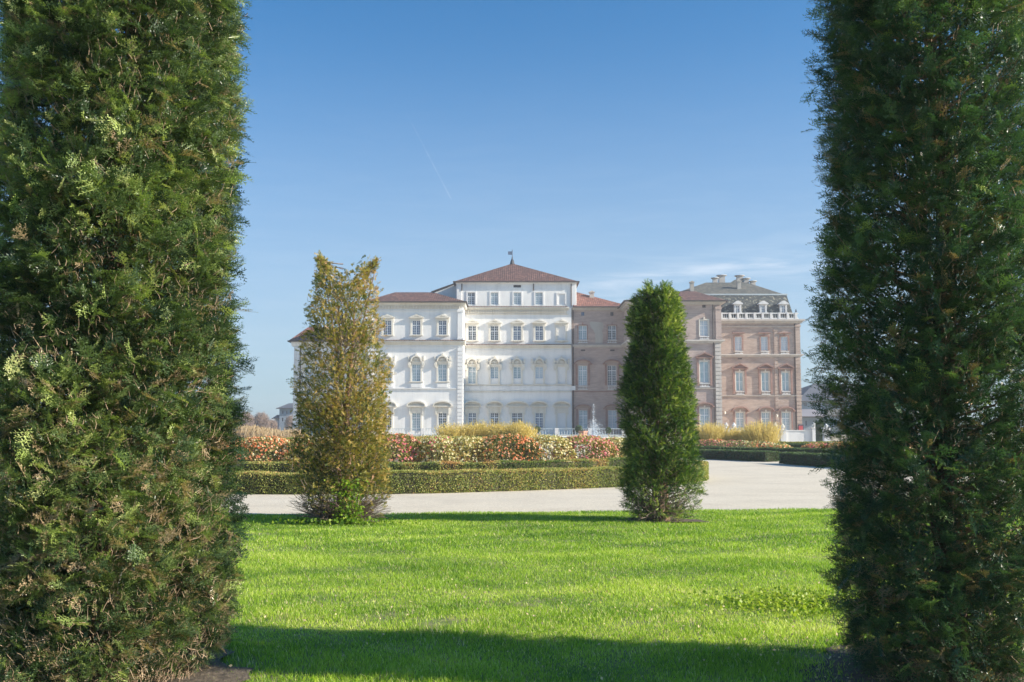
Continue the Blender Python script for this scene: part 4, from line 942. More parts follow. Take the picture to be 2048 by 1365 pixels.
def hip_roof(root, x0, x1, y0, y1, z, rx0, rx1, ry, rz, m_='roof_tiles', name='roof'):
    b = MB(); a, c, d, e = (x0, y0, z), (x1, y0, z), (x1, y1, z), (x0, y1, z); r0, r1 = (rx0, ry, rz), (rx1, ry, rz)
    b.poly([a, c, r1, r0]); b.poly([c, d, r1]); b.poly([d, e, r0, r1]); b.poly([e, a, r0]); b.poly([e, d, c, a])
    o = b.build(name, m_, root)
    gt = MB(); gt.box(x0-0.12, x1+0.12, y0-0.14, y0-0.002, z-0.16, z+0.06).box(x0-0.12, x0-0.002, y0-0.002, y1, z-0.16, z+0.06).box(x1+0.002, x1+0.12, y0-0.002, y1, z-0.16, z+0.06)
    gt.build('gutter', 'gutter', o); return o
def chimney(roofobj, x, y, z0, z1, w_, m_='grey_stone', round_cap=False):
    b = MB(); b.box(x-w_/2, x+w_/2, y-w_/2, y+w_/2, z0, z1-0.3)
    if round_cap: b.lathe(x, y, [(w_*0.62, z1-0.3), (w_*0.95, z1-0.16), (w_*0.9, z1-0.06), (w_*0.45, z1)], 14)
    else: b.box(x-w_*0.68, x+w_*0.68, y-w_*0.68, y+w_*0.68, z1-0.3, z1-0.14).prism([(x-w_*0.6, z1-0.14), (x+w_*0.6, z1-0.14), (x, z1+0.08)], y-w_*0.6, y+w_*0.6)
    return b.build('chimney', m_, roofobj)
def bay(fc, px, wpx, yt, yb, kind, pane, cols=4, rows=6, transom=0.66, blind=False, wide=1.0, fbot=None):
    """register an opening + window + dressing; returns opening rect"""
    cx = fc.X(px, (yt+yb)/2); w_ = wpx*fc.u; zt, zb = fc.Z(yt), max(fc.Z(yb), fc.base+0.05)
    if blind:
        b = MB(); b.box(cx-w_/2, cx+w_/2, fc.D+0.1, fc.D+0.14, zb, zt)
        b.build('blind_panel', fc.wm, fc.r)
    else: window(fc.r, cx-w_/2, cx+w_/2, zb, zt, fc.D, pane, cols, rows, transom)
    if kind: surround(fc, kind, cx, w_, zt, zb if fbot is None else fc.Z(fbot), wide)
    fc.open.append((cx-w_/2, cx+w_/2, zb, zt)); return cx, w_, zt, zb

# ------------------------------------------------------------------ A: low white wing at the far left
D = 167.0
A = thing('palace_wing', 'low white palace wing with a red tiled roof, half hidden behind the golden yew', 'building', (WX(665, 760, D), D, 0.9))
fa = Fac(A, D, 'white_plaster', 'cream_stone')
for px in (618, 668, 716):
    bay(fa, px, 17, 728, 763, 'shell', 'curtain_glass'); bay(fa, px, 17, 826, 864, 'segment', 'dark_glass')
block_wall(A, fa.X(588, 700), fa.X(752), 0.9, fa.Z(686), D, 13, 'white_plaster', fa.open)
band(fa, 582, 752, 683, 693, 0.6, 'white_plaster', 'cornice', ret=13); band(fa, 587.5, 752, 777, 781, 0.22, 'white_plaster')
pilaster(fa, 587.5, 598, 694, 868, 0.18, 'white_plaster', rust=True)
pipe(fa, 600, 692, 868)
ra = hip_roof(A, fa.X(579, 684), fa.X(752), D-0.9, D+13.5, fa.Z(683), WX(616, 655, D+6), WX(760, 655, D+6), D+6, WZ(655, D+6), 'bright_roof_tiles')

# ------------------------------------------------------------------ B: white pavilion, left
D = 163.0
B = thing('palace_pavilion', 'white palace pavilion with a hipped tile roof, immediately right of the golden yew', 'building', (WX(830, 760, D), D, 0.9))
fb = Fac(B, D, 'white_plaster', 'cream_stone')
for px, pg in ((774.5, 'dark_glass'), (832.5, 'curtain_glass'), (885, 'dark_glass')):
    bay(fb, px, 16.5, 641, 670, 'crest', 'blue_glass', 4, 6)
    cx, w_, zt, zb = bay(fb, px, 17.5, 728.5, 763, 'shell', 'curtain_glass', 4, 6, 0.72)
    pn = MB(); pn.box(cx-w_/2-0.4, cx+w_/2+0.4, D-0.14, D-0.002, fb.Z(776.5), fb.Z(766.5)).box(cx-w_/2-0.1, cx+w_/2+0.1, D-0.2, D-0.14, fb.Z(775), fb.Z(768)); pn.build('apron', 'white_plaster', B)
    bay(fb, px, 17, 826, 862, 'segment', pg, 4, 7, 0.72)
xl, xr = fb.X(735), fb.X(925.5)
block_wall(B, xl, xr, 0.9, fb.Z(606), D, 16, 'white_plaster', fb.open)
band(fb, 728, 931, 605.3, 612.5, 0.75, 'cream_stone', 'cornice', ret=16); modillions(fb, 736, 922, 612.5, 617.5, 6.2, 0.42, 'cream_stone')
band(fb, 734, 926, 621, 623.2, 0.15, 'white_plaster', 'architrave', ret=0.5)
band(fb, 730, 930.5, 682.2, 690, 0.62, 'cream_stone', 'cornice', ret=1.5); tile_cap(fb, 730, 930.5, 680.2, 682.2, 0.72)
band(fb, 734, 926, 693.5, 695, 0.1, 'white_plaster', ret=0.5)
band(fb, 734.6, 913, 776.8, 780.2, 0.22, 'white_plaster', ret=0.1)
pilaster(fb, 915.5, 925.9, 618, 680, 0.22, 'white_plaster', side=1.2); pilaster(fb, 915, 926.2, 696, 864, 0.26, 'white_plaster', rust=True, side=1.2)
pilaster(fb, 735.5, 745, 618, 680, 0.22, 'white_plaster'); pilaster(fb, 735, 746, 696, 864, 0.26, 'white_plaster', rust=True)
rb = hip_roof(B, WX(726, 605, D-0.9), WX(932.5, 605, D-0.9), D-0.9, D+16.5, fb.Z(605), WX(790, 585, D+7.5), WX(866, 585, D+7.5), D+7.5, WZ(585, D+7.5))

# ------------------------------------------------------------------ C: central white block
D = 169.0
C = thing('palace_block', 'tallest white palace block with a pyramid tile roof and a small flag on top', 'building', (WX(1034, 760, D), D, 0.9))
fc = Fac(C, D, 'white_plaster', 'cream_stone')
cols = (944.5, 989, 1034.5, 1078.5, 1123)
for i, px in enumerate(cols):
    bl = i == 4
    bay(fc, px, 16, 652, 681, 'crest', 'dark_glass' if i < 2 else 'blue_glass', 4, 6, 0.64, bl)
    if i == 0: bay(fc, px-0.3, 15.5, 734, 768, 'shell', 'curtain_glass', 4, 6, 0.74)
    elif not bl:
        bay(fc, px, 15.5, 734, 757.5, 'shell', 'curtain_glass' if i < 3 else 'pale_blind_glass', 2 if i > 1 else 4, 5, 0, fbot=768)
    else: bay(fc, px, 15.5, 734, 768, 'shell', 'dark_glass', blind=True)
    bay(fc, px, 21.5 if i == 2 else 16, 826, 861, 'segment', ('blue_glass', 'dark_glass', 'dark_glass', 'blue_glass', 'dark_glass')[i], 6 if i == 2 else 4, 7, 0.72, bl, wide=1.05 if i == 2 else 0.94)
x0, x1 = fc.X(924, 760), fc.X(1143.5)
block_wall(C, x0-1.5, x1, 0.9, fc.Z(616), D, 12, 'white_plaster', fc.open)
for i in range(5):
    cx = fc.X(cols[i], 776); pn = MB(); pn.box(cx-1.25, cx+1.25, D-0.1, D-0.002, fc.Z(781), fc.Z(772.5)); pn.box(cx+1.45, cx+2.35, D-0.07, D-0.002, fc.Z(781), fc.Z(772.5)); pn.build('apron', 'white_plaster', C)
band(fc, 927, 1138.5, 614.8, 621, 0.62, 'cream_stone', 'cornice', ret=0.4); tile_cap(fc, 927, 1136, 612.6, 614.8, 0.7); modillions(fc, 929, 1134, 621, 627, 5.1, 0.42, 'cream_stone')
band(fc, 927, 1137, 628.5, 630, 0.1, 'cream_stone', 'architrave', ret=0.2)
band(fc, 927, 1142.8, 690.6, 697, 0.55, 'cream_stone', 'cornice', ret=0.4); tile_cap(fc, 927, 1142.8, 688.8, 690.6, 0.66); band(fc, 927, 1143, 700, 702.5, 0.12, 'white_plaster', ret=0.2)
band(fc, 927, 1143.2, 769.6, 771.4, 0.2, 'cream_stone', ret=0.2); band(fc, 927, 1143.3, 783, 785, 0.2, 'cream_stone', ret=0.2)
# attic storey
DA = 169.6; ft = Fac(C, DA, 'white_plaster', 'white_plaster')
for i, px in enumerate((942.5, 989, 1034.8, 1078)):
    bay(ft, px, 15, 585.5, 609.5, 'plain', 'dark_glass' if i == 0 else 'curtain_glass', 4, 6, 0.66)
bay(ft, 1122.5, 15, 588, 609.5, 'plain', 'dark_glass', blind=True)
ft.open.append((ft.X(1027, 572), ft.X(1042, 572), ft.Z(575.4), ft.Z(570.2)))
vt = MB(); vt.box(ft.X(1027, 572), ft.X(1042, 572), DA+0.3, DA+0.33, ft.Z(575.4), ft.Z(570.2)); vt.build('vent', 'dark_iron', C)
block_wall(C, ft.X(912, 590), ft.X(1153, 590), fc.Z(617), ft.Z(564), DA, 20, 'white_plaster', ft.open, 'attic_wall')
b = MB()
for a_, c_ in ((914, 923), (1143.3, 1151.5)): b.box(ft.X(a_, 590), ft.X(c_, 590), DA-0.12, DA, fc.Z(612.3), ft.Z(567))
b.build('attic_pilasters', 'white_plaster', C)
band(ft, 910, 1155, 564.6, 568, 0.34, 'white_plaster', 'cornice', ret=19)
for px in (923.8, 1067, 1142.6): pipe(ft, px, 568, 613 if px > 1100 else 582, off=0.12)
rc = hip_roof(C, WX(907.5, 563, DA-0.42), WX(1157.5, 563, DA-0.42), DA-0.42, DA+20.5, ft.Z(564.2), WX(1023, 528, DA+9.8), WX(1027, 528, DA+9.8), DA+9.8, WZ(528, DA+9.8))
fx, fy = WX(1024.5, 520, DA+9.8), DA+9.8
b = MB(); b.lathe(fx, fy, [(0.45, WZ(529, fy)), (0.3, WZ(522, fy)), (0.12, WZ(518, fy)), (0.05, WZ(512, fy)), (0.05, WZ(500, fy))], 8); b.build('finial', 'dark_iron', rc)
b = MB(); z1, z0 = WZ(503.5, fy), WZ(510.2, fy)
for k in range(4):
    za = z1-(z1-z0)*k/4; b.box(fx-0.78, fx-0.05, fy-0.02, fy+0.02, za-0.12, za)
b.box(fx-0.4, fx-0.3, fy-0.016, fy+0.016, z0+0.03, z1); b.build('flag', 'flag_cloth', rc)
# stepped gable wall behind the left pavilion
b = MB(); yb_ = 174.0; g0, g1, g2 = WX(866, 584, yb_), WX(912, 566, yb_), WZ(606, yb_)
b.prism([(g0, g2), (g1, g2), (g1, WZ(568.5, yb_)), (g0, WZ(586, yb_))], yb_, yb_+8); b.build('gable_wall', 'white_plaster', C)
b = MB(); b.prism([(g0-0.3, WZ(586.2, yb_)), (g1, WZ(568.4, yb_)), (g1, WZ(565.8, yb_)), (g0-0.3, WZ(583.6, yb_))], yb_-0.3, yb_+8); b.build('gable_roof', 'gutter', C)

# ------------------------------------------------------------------ D: recessed brick link
D = 169.4
DD = thing('brick_link', 'shaded brick palace section with a bare plaster patch, adjoining the tall white block', 'building', (WX(1195, 760, D), D, 0.9))
fd = Fac(DD, D, 'brown_brick', 'red_brick_trim')
for i, px in enumerate((1165.5, 1224)):
    cx, w_, zt, zb = bay(fd, px, 17, 651.5, 679.5, None, 'curtain_glass' if i == 0 else 'dark_glass', 4, 6, 0.68)
    inner_frame(fd, cx, w_, zt, zb, 'red_brick_trim'); balcony(fd, cx, w_, fd.Z(687), fd.Z(680.5))
    cx, w_, zt, zb = bay(fd, px, 17.5, 731.5, 771, 'segb', 'curtain_glass' if i == 0 else 'dark_glass', 4, 8, 0.74); balcony(fd, cx, w_, fd.Z(780), fd.Z(772))
    bay(fd, px+0.8, 17, 821, 858, 'segb', 'curtain_glass' if i == 0 else 'pale_blind_glass', 4, 7, 0.7)
    xa = fd.X(px, 628); ww = 3.2*fd.u; fd.open.append((xa-ww, xa+ww, fd.Z(632), fd.Z(624.5)))
    b = MB(); b.box(xa-ww, xa+ww, D+0.2, D+0.24, fd.Z(632), fd.Z(624.5)); b.build('small_window', 'blue_glass' if i == 0 else 'dark_iron', DD)
    b = MB(); b.box(xa-4.4*fd.u, xa+4.4*fd.u, D-0.05, D, fd.Z(702.5), fd.Z(699.5)); b.build('vent', 'gutter', DD)
xE = WX(1262, 760, 160.0)
block_wall(DD, fd.X(1144.2), xE+0.5, 0.9, fd.Z(617), D, 12, 'brown_brick', fd.open)
band(fd, 1145, 1246, 615, 621, 0.7, 'grey_stone', 'cornice', ret=0.4); band(fd, 1145, 1246, 690, 695.5, 0.4, 'grey_stone', ret=0.4); band(fd, 1145, 1246, 783, 784.6, 0.15, 'red_brick_trim', ret=0.4)
pts = [(1179, 646), (1183, 643.5), (1206, 645.5), (1207.5, 655), (1204, 663), (1206, 671), (1204.5, 688), (1190.5, 688), (1190, 668), (1187, 661), (1182, 655)]
b = MB(); b.prism([(fd.X(a_, 665), fd.Z(c_)) for a_, c_ in pts][::-1], D-0.02, D+0.01); b.build('plaster_patch', 'bare_plaster', DD)
pipe(fd, 1146.6, 621, 868)
zE = fd.Z(615); b = MB()
e0, e1 = WX(1146, 613, D-0.9), WX(1247, 613, D-0.9); r0 = (WX(1151, 584, D+8), D+8, WZ(584, D+8)); r1 = (WX(1250, 610, D+4), D+4, WZ(610, D+4))
b.poly([(e0, D-0.9, zE), (e1, D-0.9, zE), r1, r0]); b.poly([(e1, D-0.9, zE), (e1+1, D+12, zE), r1]); b.poly([(e0, D+12, zE), (e0, D-0.9, zE), r0]); b.poly([r0, r1, (e1+1, D+12, zE), (e0, D+12, zE)])
rd = b.build('roof', 'bright_roof_tiles', DD); b = MB(); b.box(e0, e1, D-1.05, D-0.9, zE-0.14, zE+0.05); b.build('gutter', 'gutter', rd)
chimney(rd, WX(1183.5, 588, D+6), D+6, WZ(600, D+6), WZ(583, D+6), 0.75)

# ------------------------------------------------------------------ E: projecting brick wing
D = 160.0
E = thing('brick_wing', 'projecting brick palace wing behind the bushy dark yew, with a low hipped tile roof', 'building', (WX(1352, 760, D), D, 0.9))
fe = Fac(E, D, 'brown_brick', 'red_brick_trim')
for i, px in enumerate((1300, 1355, 1408)):
    cx, w_, zt, zb = bay(fe, px, 17, 640.5, 672, None, 'pale_blind_glass', 4, 5, 0.66); inner_frame(fe, cx, w_, zt, zb); balcony(fe, cx, w_, fe.Z(679.5), fe.Z(673))
    cx, w_, zt, zb = bay(fe, px+0.8, 18, 723, 765.5, 'tri', 'curtain_glass', 2, 2, 0.0); inner_frame(fe, cx, w_, zt, zb); balcony(fe, cx, w_, fe.Z(775), fe.Z(766.5))
    cx, w_, zt, zb = bay(fe, px+1.5, 18, 817, 863, 'segb', 'curtain_glass', 4, 6, 0.7); inner_frame(fe, cx, w_, zt, zb)
    xa = fe.X(px, 613); ww = 3.6*fe.u; fe.open.append((xa-ww, xa+ww, fe.Z(615.6), fe.Z(610)))
    b = MB(); b.box(xa-ww, xa+ww, D+0.2, D+0.24, fe.Z(615.6), fe.Z(610)); b.build('small_window', 'gutter', E)
xr = fe.X(1442, 760)
block_wall(E, xE, xr, 0.9, fe.Z(605), D, 9.8, 'brown_brick', fe.open)
def ebands(y0, y1, proud, nm):
    b = MB(); zt, zb = fe.Z(y0), fe.Z(y1); hh = zt-zb
    for k, (f0, f1, pr) in enumerate(((0.6, 1, proud), (0.25, 0.6, proud*0.6), (0, 0.25, proud*0.3))):
        b.box(xE-pr, xr+pr, D-pr, D, zb+hh*f0, zb+hh*f1).box(xE-pr, xE, D, D+9.3, zb+hh*f0, zb+hh*f1).box(xr, xr+pr, D, D+9.3, zb+hh*f0, zb+hh*f1)
    b.build(nm, 'grey_stone', E)
ebands(603.6, 610, 0.85, 'cornice'); ebands(680.3, 687.5, 0.6, 'string_course'); ebands(776.5, 778.5, 0.25, 'string_course')
pilaster(fe, 1431, 1442.2, 612, 679.5, 0.2, 'brown_brick', side=1.0); pilaster(fe, 1431, 1443.0, 688, 866, 0.24, 'grey_stone', rust=True, side=1.0)
pipe(fe, 1427.5, 610, 868)
re_ = hip_roof(E, xE-1.0, xr+1.0, D-1.0, D+18, fe.Z(603), WX(1334, 583, D+8), WX(1390, 583, D+8), D+8, WZ(583, D+8))



# ------------------------------------------------------------------ F: brick pavilion with slate mansard
D = 172.0
FF = thing('brick_pavilion', 'sunlit brick palace pavilion with a slate mansard roof, dormers and a rooftop balustrade', 'building', (WX(1520, 760, D), D, 0.9))
ff = Fac(FF, D, 'pink_brick', 'red_brick_trim')
for i, (pu, pm, pg) in enumerate(((1477, 1479.5, 1480.5), (1529, 1531, 1532), (1568.8, 1571.5, 1572.5))):
    cx, w_, zt, zb = bay(ff, pu, 14.5, 673.5, 701.5, 'plain', 'pale_blind_glass', 4, 6, 0); balcony(ff, cx, w_, ff.Z(708.5), ff.Z(702.5))
    b = MB(); b.box(cx-1.05, cx+1.05, D-0.35, D, ff.Z(667.5), ff.Z(665.5)).box(cx-0.12, cx+0.12, D-0.16, D, ff.Z(672), ff.Z(667.5)); b.build('window_hood', 'red_brick_trim', FF)
    cx, w_, zt, zb = bay(ff, pm, 15, 745, 782, 'tri', 'curtain_glass', 2, 2, 0); inner_frame(ff, cx, w_, zt, zb); balcony(ff, cx, w_, ff.Z(790), ff.Z(783))
    cx, w_, zt, zb = bay(ff, pg, 16, 825.5, 862, 'segb', 'curtain_glass', 4, 7, 0.68); inner_frame(ff, cx, w_, zt, zb)
xl, xr = WX(1442, 760, 160.0)-2, ff.X(1601, 760)
block_wall(FF, xl, xr, 0.9, ff.Z(641), D, 16, 'pink_brick', ff.open)
def fbands(y0, y1, proud, nm, m_='grey_stone', dep=15.5):
    b = MB(); zt, zb = ff.Z(y0), ff.Z(y1); hh = zt-zb
    for k, (f0, f1, pr) in enumerate(((0.6, 1, proud), (0.25, 0.6, proud*0.6), (0, 0.25, proud*0.3))):
        b.box(xl, xr+pr, D-pr, D, zb+hh*f0, zb+hh*f1).box(xr, xr+pr, D, D+dep, zb+hh*f0, zb+hh*f1)
    b.build(nm, m_, FF)
fbands(639.6, 647.5, 0.85, 'cornice'); fbands(653, 655, 0.2, 'architrave'); fbands(709, 714.5, 0.55, 'string_course'); fbands(791.5, 793.5, 0.25, 'string_course')
pilaster(ff, 1590.8, 1599.8, 648, 708.5, 0.2, 'pink_brick'); pilaster(ff, 1592.2, 1602.2, 715, 866, 0.24, 'pink_brick', rust=True)
pilaster(ff, 1548, 1554.5, 656, 708.5, 0.12, 'pink_brick', side=0.0); pilaster(ff, 1550, 1557, 715, 866, 0.16, 'pink_brick', rust=True, side=0.0)
pipe(ff, 1589.5, 648, 708, off=0.12); pipe(ff, 1590.6, 714.5, 868, off=0.12)
b = MB(); b.box(ff.X(1479.6, 718)-0.35, ff.X(1479.6, 718)+0.35, D-0.05, D, ff.Z(719), ff.Z(716.6)); b.build('vent', 'gutter', FF)
for px, py in ((1448, 826), (1552, 832)):
    b = MB(); xx = ff.X(px, py); b.box(xx-0.06, xx+0.06, D-0.7, D, ff.Z(py-2), ff.Z(py-3)).lathe(xx, D-0.6, [(0.12, ff.Z(py+3)), (0.2, ff.Z(py+1)), (0.2, ff.Z(py-1.5)), (0.08, ff.Z(py-2.6))], 8); b.build('wall_lamp', 'cream_stone', FF)
# roof terrace balustrade
b = MB(); bx0, bx1 = xl, ff.X(1594.5, 632); z0, z1 = ff.Z(639), ff.Z(626.5); yb_ = D-0.35
b.box(bx0, bx1, yb_-0.16, yb_+0.16, z0, z0+0.2).box(bx0, bx1, yb_-0.16, yb_+0.16, z1-0.18, z1)
st = 16.6*ff.u; x = bx1-0.35; yy = yb_
while x > bx0:
    b.box(x-0.19, x+0.19, yb_-0.2, yb_+0.2, z0-0.02, z1+0.02); x -= st
x = bx0
while x < bx1:
    b.lathe(x, yy, [(0.035, z0+0.16), (0.065, z0+0.38), (0.03, z0+0.7), (0.04, z1-0.14)], 6); x += 0.40
b.box(bx1-0.16, bx1+0.16, yb_+0.2, D+14, z0, z0+0.2).box(bx1-0.16, bx1+0.16, yb_+0.2, D+14, z1-0.18, z1)
y = yb_+0.6
while y < D+14: b.lathe(bx1, y, [(0.05, z0+0.2), (0.09, z0+0.42), (0.04, z0+0.75), (0.06, z1-0.18)], 6); y += 0.4
b.build('balustrade', 'white_stone', FF)
b = MB(); b.lathe(bx1-0.3, yb_, [(0.12, z1+0.02), (0.06, z1+0.12), (0.2, z1+0.3), (0.05, z1+0.45), (0.1, z1+0.6)], 8); b.build('finial', 'dark_iron', FF)
# mansard
m0, m1 = WX(1589.5, 627, D+0.9), WX(1573, 590, D+2.6); zb_, zt_ = ff.Z(640), WZ(590.5, D+2.6); zmid = WZ(612, D+1.5); mm = WX(1580, 610, D+1.5)
b = MB(); xl2 = xl-4; yB = D+18
for (xa, ya, za, xc, yc, zc) in ((m0, D+0.9, zb_, mm, D+1.45, zmid), (mm, D+1.45, zmid, m1, D+2.6, zt_)):
    b.quad((xl2, ya, za), (xa, ya, za), (xc, yc, zc), (xl2, yc, zc)); b.quad((xa, ya, za), (xa, yB, za), (xc, yB-(yc-D), zc), (xc, yc, zc))
b.quad((xl2, yB, zb_), (xl2, D+0.9, zb_), (xl2, D+2.6, zt_), (xl2, yB-2.6, zt_))
mans = b.build('mansard_roof', 'slate', FF)
b = MB(); b.box(xl2, m1+0.15, D+2.45, D+2.75, zt_-0.06, zt_+0.2).box(m1-0.15, m1+0.15, D+2.75, yB-3, zt_-0.06, zt_+0.2); b.build('roof_curb', 'lead', mans)
up_x0 = WX(1340, 590, D+2.7); rz = WZ(565.5, D+10)
b = MB(); a_, c_, d_, e_ = (up_x0, D+2.75, zt_), (m1, D+2.75, zt_), (m1, yB-3, zt_), (up_x0, yB-3, zt_); q0 = (WX(1412, 566, D+10), D+10, rz); q1 = (WX(1494, 566, D+10), D+10, rz)
b.poly([a_, c_, q1, q0]); b.poly([c_, d_, q1]); b.poly([d_, e_, q0, q1]); b.poly([e_, a_, q0]); up = b.build('upper_roof', 'grey_roof', FF)
b = MB(); hz = rz-0.7; s0, s1 = WX(1448, 566, D+11), WX(1500, 566, D+11); sa = (WX(1470, 559.5, D+12), D+12, WZ(559.5, D+12))
b.poly([(s0, D+9, hz), (s1, D+9, hz), sa]); b.poly([(s1, D+9, hz), (s1, D+15, hz), sa]); b.poly([(s1, D+15, hz), (s0, D+15, hz), sa]); b.poly([(s0, D+15, hz), (s0, D+9, hz), sa]); b.build('roof_peak', 'grey_roof', FF)
for px, yt, yb2, wpx, dd, rc_ in ((1383.5, 563, 582, 9, 5, False), (1430, 555.5, 568, 11, 11, True), (1443, 550.5, 568, 14, 13, True), (1477.5, 561, 578, 9, 6.5, False), (1479, 551, 566, 14, 13, True), (1492, 556.5, 568, 12, 12, True), (1505.5, 562, 574, 11, 11, True)):
    chimney(up, WX(px, yt, D+dd), D+dd, WZ(yb2+5, D+dd), WZ(yt, D+dd), wpx*0.82*(D+dd)/F, 'grey_stone' if rc_ else 'bare_plaster', rc_)
for px in (1475.5, 1526.5, 1567):
    cx = WX(px, 615, D+0.75); yd = D+0.75; u = ff.u; zl, zh = ff.Z(627), WZ(609, yd)
    b = MB(); b.box(cx-7.2*u, cx-3.8*u, yd, yd+1.9, zl, zh).box(cx+3.8*u, cx+7.2*u, yd, yd+1.9, zl, zh).box(cx-3.8*u, cx+3.8*u, yd+0.3, yd+1.9, zl, zh).box(cx-3.8*u, cx+3.8*u, yd, yd+0.3, zh-0.2, zh)
    b.prism([(cx-10.5*u, zl), (cx-7.2*u, zl), (cx-7.2*u, zl+5*u), (cx-9*u, zl+2.4*u)], yd+0.1, yd+0.5).prism([(cx+7.2*u, zl), (cx+10.5*u, zl), (cx+9*u, zl+2.4*u), (cx+7.2*u, zl+5*u)], yd+0.1, yd+0.5)
    b.prism([(cx-10*u, zh), (cx+10*u, zh), (cx+10*u, zh+1.6*u), (cx+2*u, zh+6.8*u), (cx-2*u, zh+6.8*u), (cx-10*u, zh+1.6*u)], yd-0.3, yd+2.6)
    dm = b.build('dormer', 'white_stone', FF)
    window(dm, cx-3.7*u, cx+3.7*u, ff.Z(626), zh-0.2, yd-0.08, 'dark_glass', 2, 3, 0.68, reveal=0.32)

# ------------------------------------------------------------------ terrace, balustrades, pots
b = MB(); b.box(-90, 62, 155, 230, -0.2, 0.9)
tag(b.build('terrace', 'gravel'), None, None, kind='structure')
def stone_balustrade(label, xa, xb, y, z0, z1, piers):
    root = thing('stone_balustrade', label, 'balustrade', ((xa+xb)/2, y, z0)); b = MB()
    b.box(xa, xb, y-0.15, y+0.15, z0, z0+0.16).box(xa, xb, y-0.12, y+0.12, z1-0.09, z1); b.build('rails', 'lead', root)
    b = MB(); x = xa+0.2
    while x < xb-0.1: b.lathe(x, y, [(0.035, z0+0.16), (0.055, z0+0.34), (0.03, z0+0.6), (0.04, z1-0.09)], 6); x += 0.42
    b.build('balusters', 'lead', root)
    for k in range(piers):
        xx = xa+(xb-xa)*k/(piers-1); p_ = MB(); p_.box(xx-0.28, xx+0.28, y-0.24, y+0.24, z0-0.02, z1+0.08); p_.build('pier', 'white_stone', root)
stone_balustrade('white stone balustrade along the terrace in front of the white palace', RX(780, 155.4), RX(1246, 155.4), 155.4, 0.9, WZ(857.5, 155.4), 8)
# parapet on the right
root = thing('parapet', 'white stone parapet with urn-topped piers in front of the brick pavilion', 'wall', (RX(1595, 150), 150, 0))
Dp = 150.0; b = MB(); xa, xb = RX(1557, Dp), RX(1625, Dp); b.box(xa, xb, Dp-0.2, Dp+0.2, 0.0, WZ(862, Dp)).box(xa, xb, Dp-0.3, Dp+0.3, WZ(862, Dp), WZ(860.5, Dp)); b.build('wall', 'white_stone', root)
for px, yt in ((1451, 858), (1466, 858), (1549, 858), (1563.5, 861), (1626, 857)):
    xx = RX(px, Dp); b = MB(); zt = WZ(yt, Dp); b.box(xx-0.42, xx+0.42, Dp-0.42, Dp+0.42, 0, zt).box(xx-0.5, xx+0.5, Dp-0.5, Dp+0.5, zt, zt+0.12); pr = b.build('pier', 'white_stone', root)
    b = MB(); b.lathe(xx, Dp, [(0.16, zt+0.12), (0.10, zt+0.22), (0.28, zt+0.42), (0.32, zt+0.6), (0.14, zt+0.68), (0.17, zt+0.8), (0.04, zt+0.95)], 10); b.build('urn', 'white_stone', pr)
b = MB(); b.box(RX(1440, Dp), RX(1549, Dp), Dp-0.2, Dp+0.2, 0, WZ(861, Dp)); b.build('wall', 'white_stone', root)
# plants on the terrace
def potted(label, px, D, z0, yt, wpx, seed):
    rng = np.random.default_rng(seed); x = RX(px, D); root = thing('potted_shrub', label, 'potted plant', (x, D, z0), 'potted shrubs on the palace terrace'); u = D/F
    zt = WZ(yt, D); r = wpx*u/2; cz = zt-r
    b = MB(); b.lathe(x, D, [(0.28, z0), (0.40, z0+0.5), (0.44, z0+0.55), (0.40, z0+0.56)], 12); b.build('pot', 'terracotta', root)
    b = MB(); b.lathe(x, D, [(0.05, z0+0.5), (0.04, cz)], 6); b.build('stem', 'yew_bark', root)
    n = 1500; d = norm(rng.normal(size=(n, 3))); P = np.array([x, D, cz])+d*(r*rng.uniform(0.55, 1.05, n))[:, None]
    V, Q, T = leaves(P, 0.16, rng, np.clip(0.35+0.2*rng.normal(size=n), 0, 1), 0.7); npmesh('foliage', V, Q, 'dark_and_shaded_leaves', root, T)
potted('round dark shrub in a pot in front of the fourth white ground-floor window', 1074, 153, 0.0, 853, 13, 901)
potted('round dark shrub in a pot at the corner where white wall meets brick', 1157, 153, 0.0, 851, 15, 902)
potted('dark potted shrub below the right window of the shaded brick section', 1216, 153, 0.0, 855, 12, 903)
# terracotta tub
root = thing('terracotta_tub', 'square terracotta tub to the left of the fountain jet', 'plant tub', (RX(1166, 150), 150, 0)); x = RX(1166, 150)
b = MB(); b.lathe(x, 150, [(0.45, 0.0), (0.62, 1.35), (0.70, 1.4), (0.70, 1.62), (0.58, 1.62)], 4); b.build('tub', 'terracotta', root)
b = MB(); b.box(x-0.35, x+0.35, 149.7, 150.3, 1.5, 1.58); b.build('soil_fill', 'soil', root)
# small red sign
root = thing('sign', 'small red sign at the corner of the brick pavilion', 'sign', (RX(1599.5, 158), 158, 0.9)); x = RX(1599.5, 158)
b = MB(); b.box(x-0.32, x+0.32, 157.97, 158.03, WZ(861, 158), WZ(852, 158)); b.build('panel', 'red_paint', root)
b = MB(); b.box(x-0.45, x+0.45, 158.04, 158.1, 0.9, WZ(849.5, 158)); b.build('board', 'distant_slate', root)
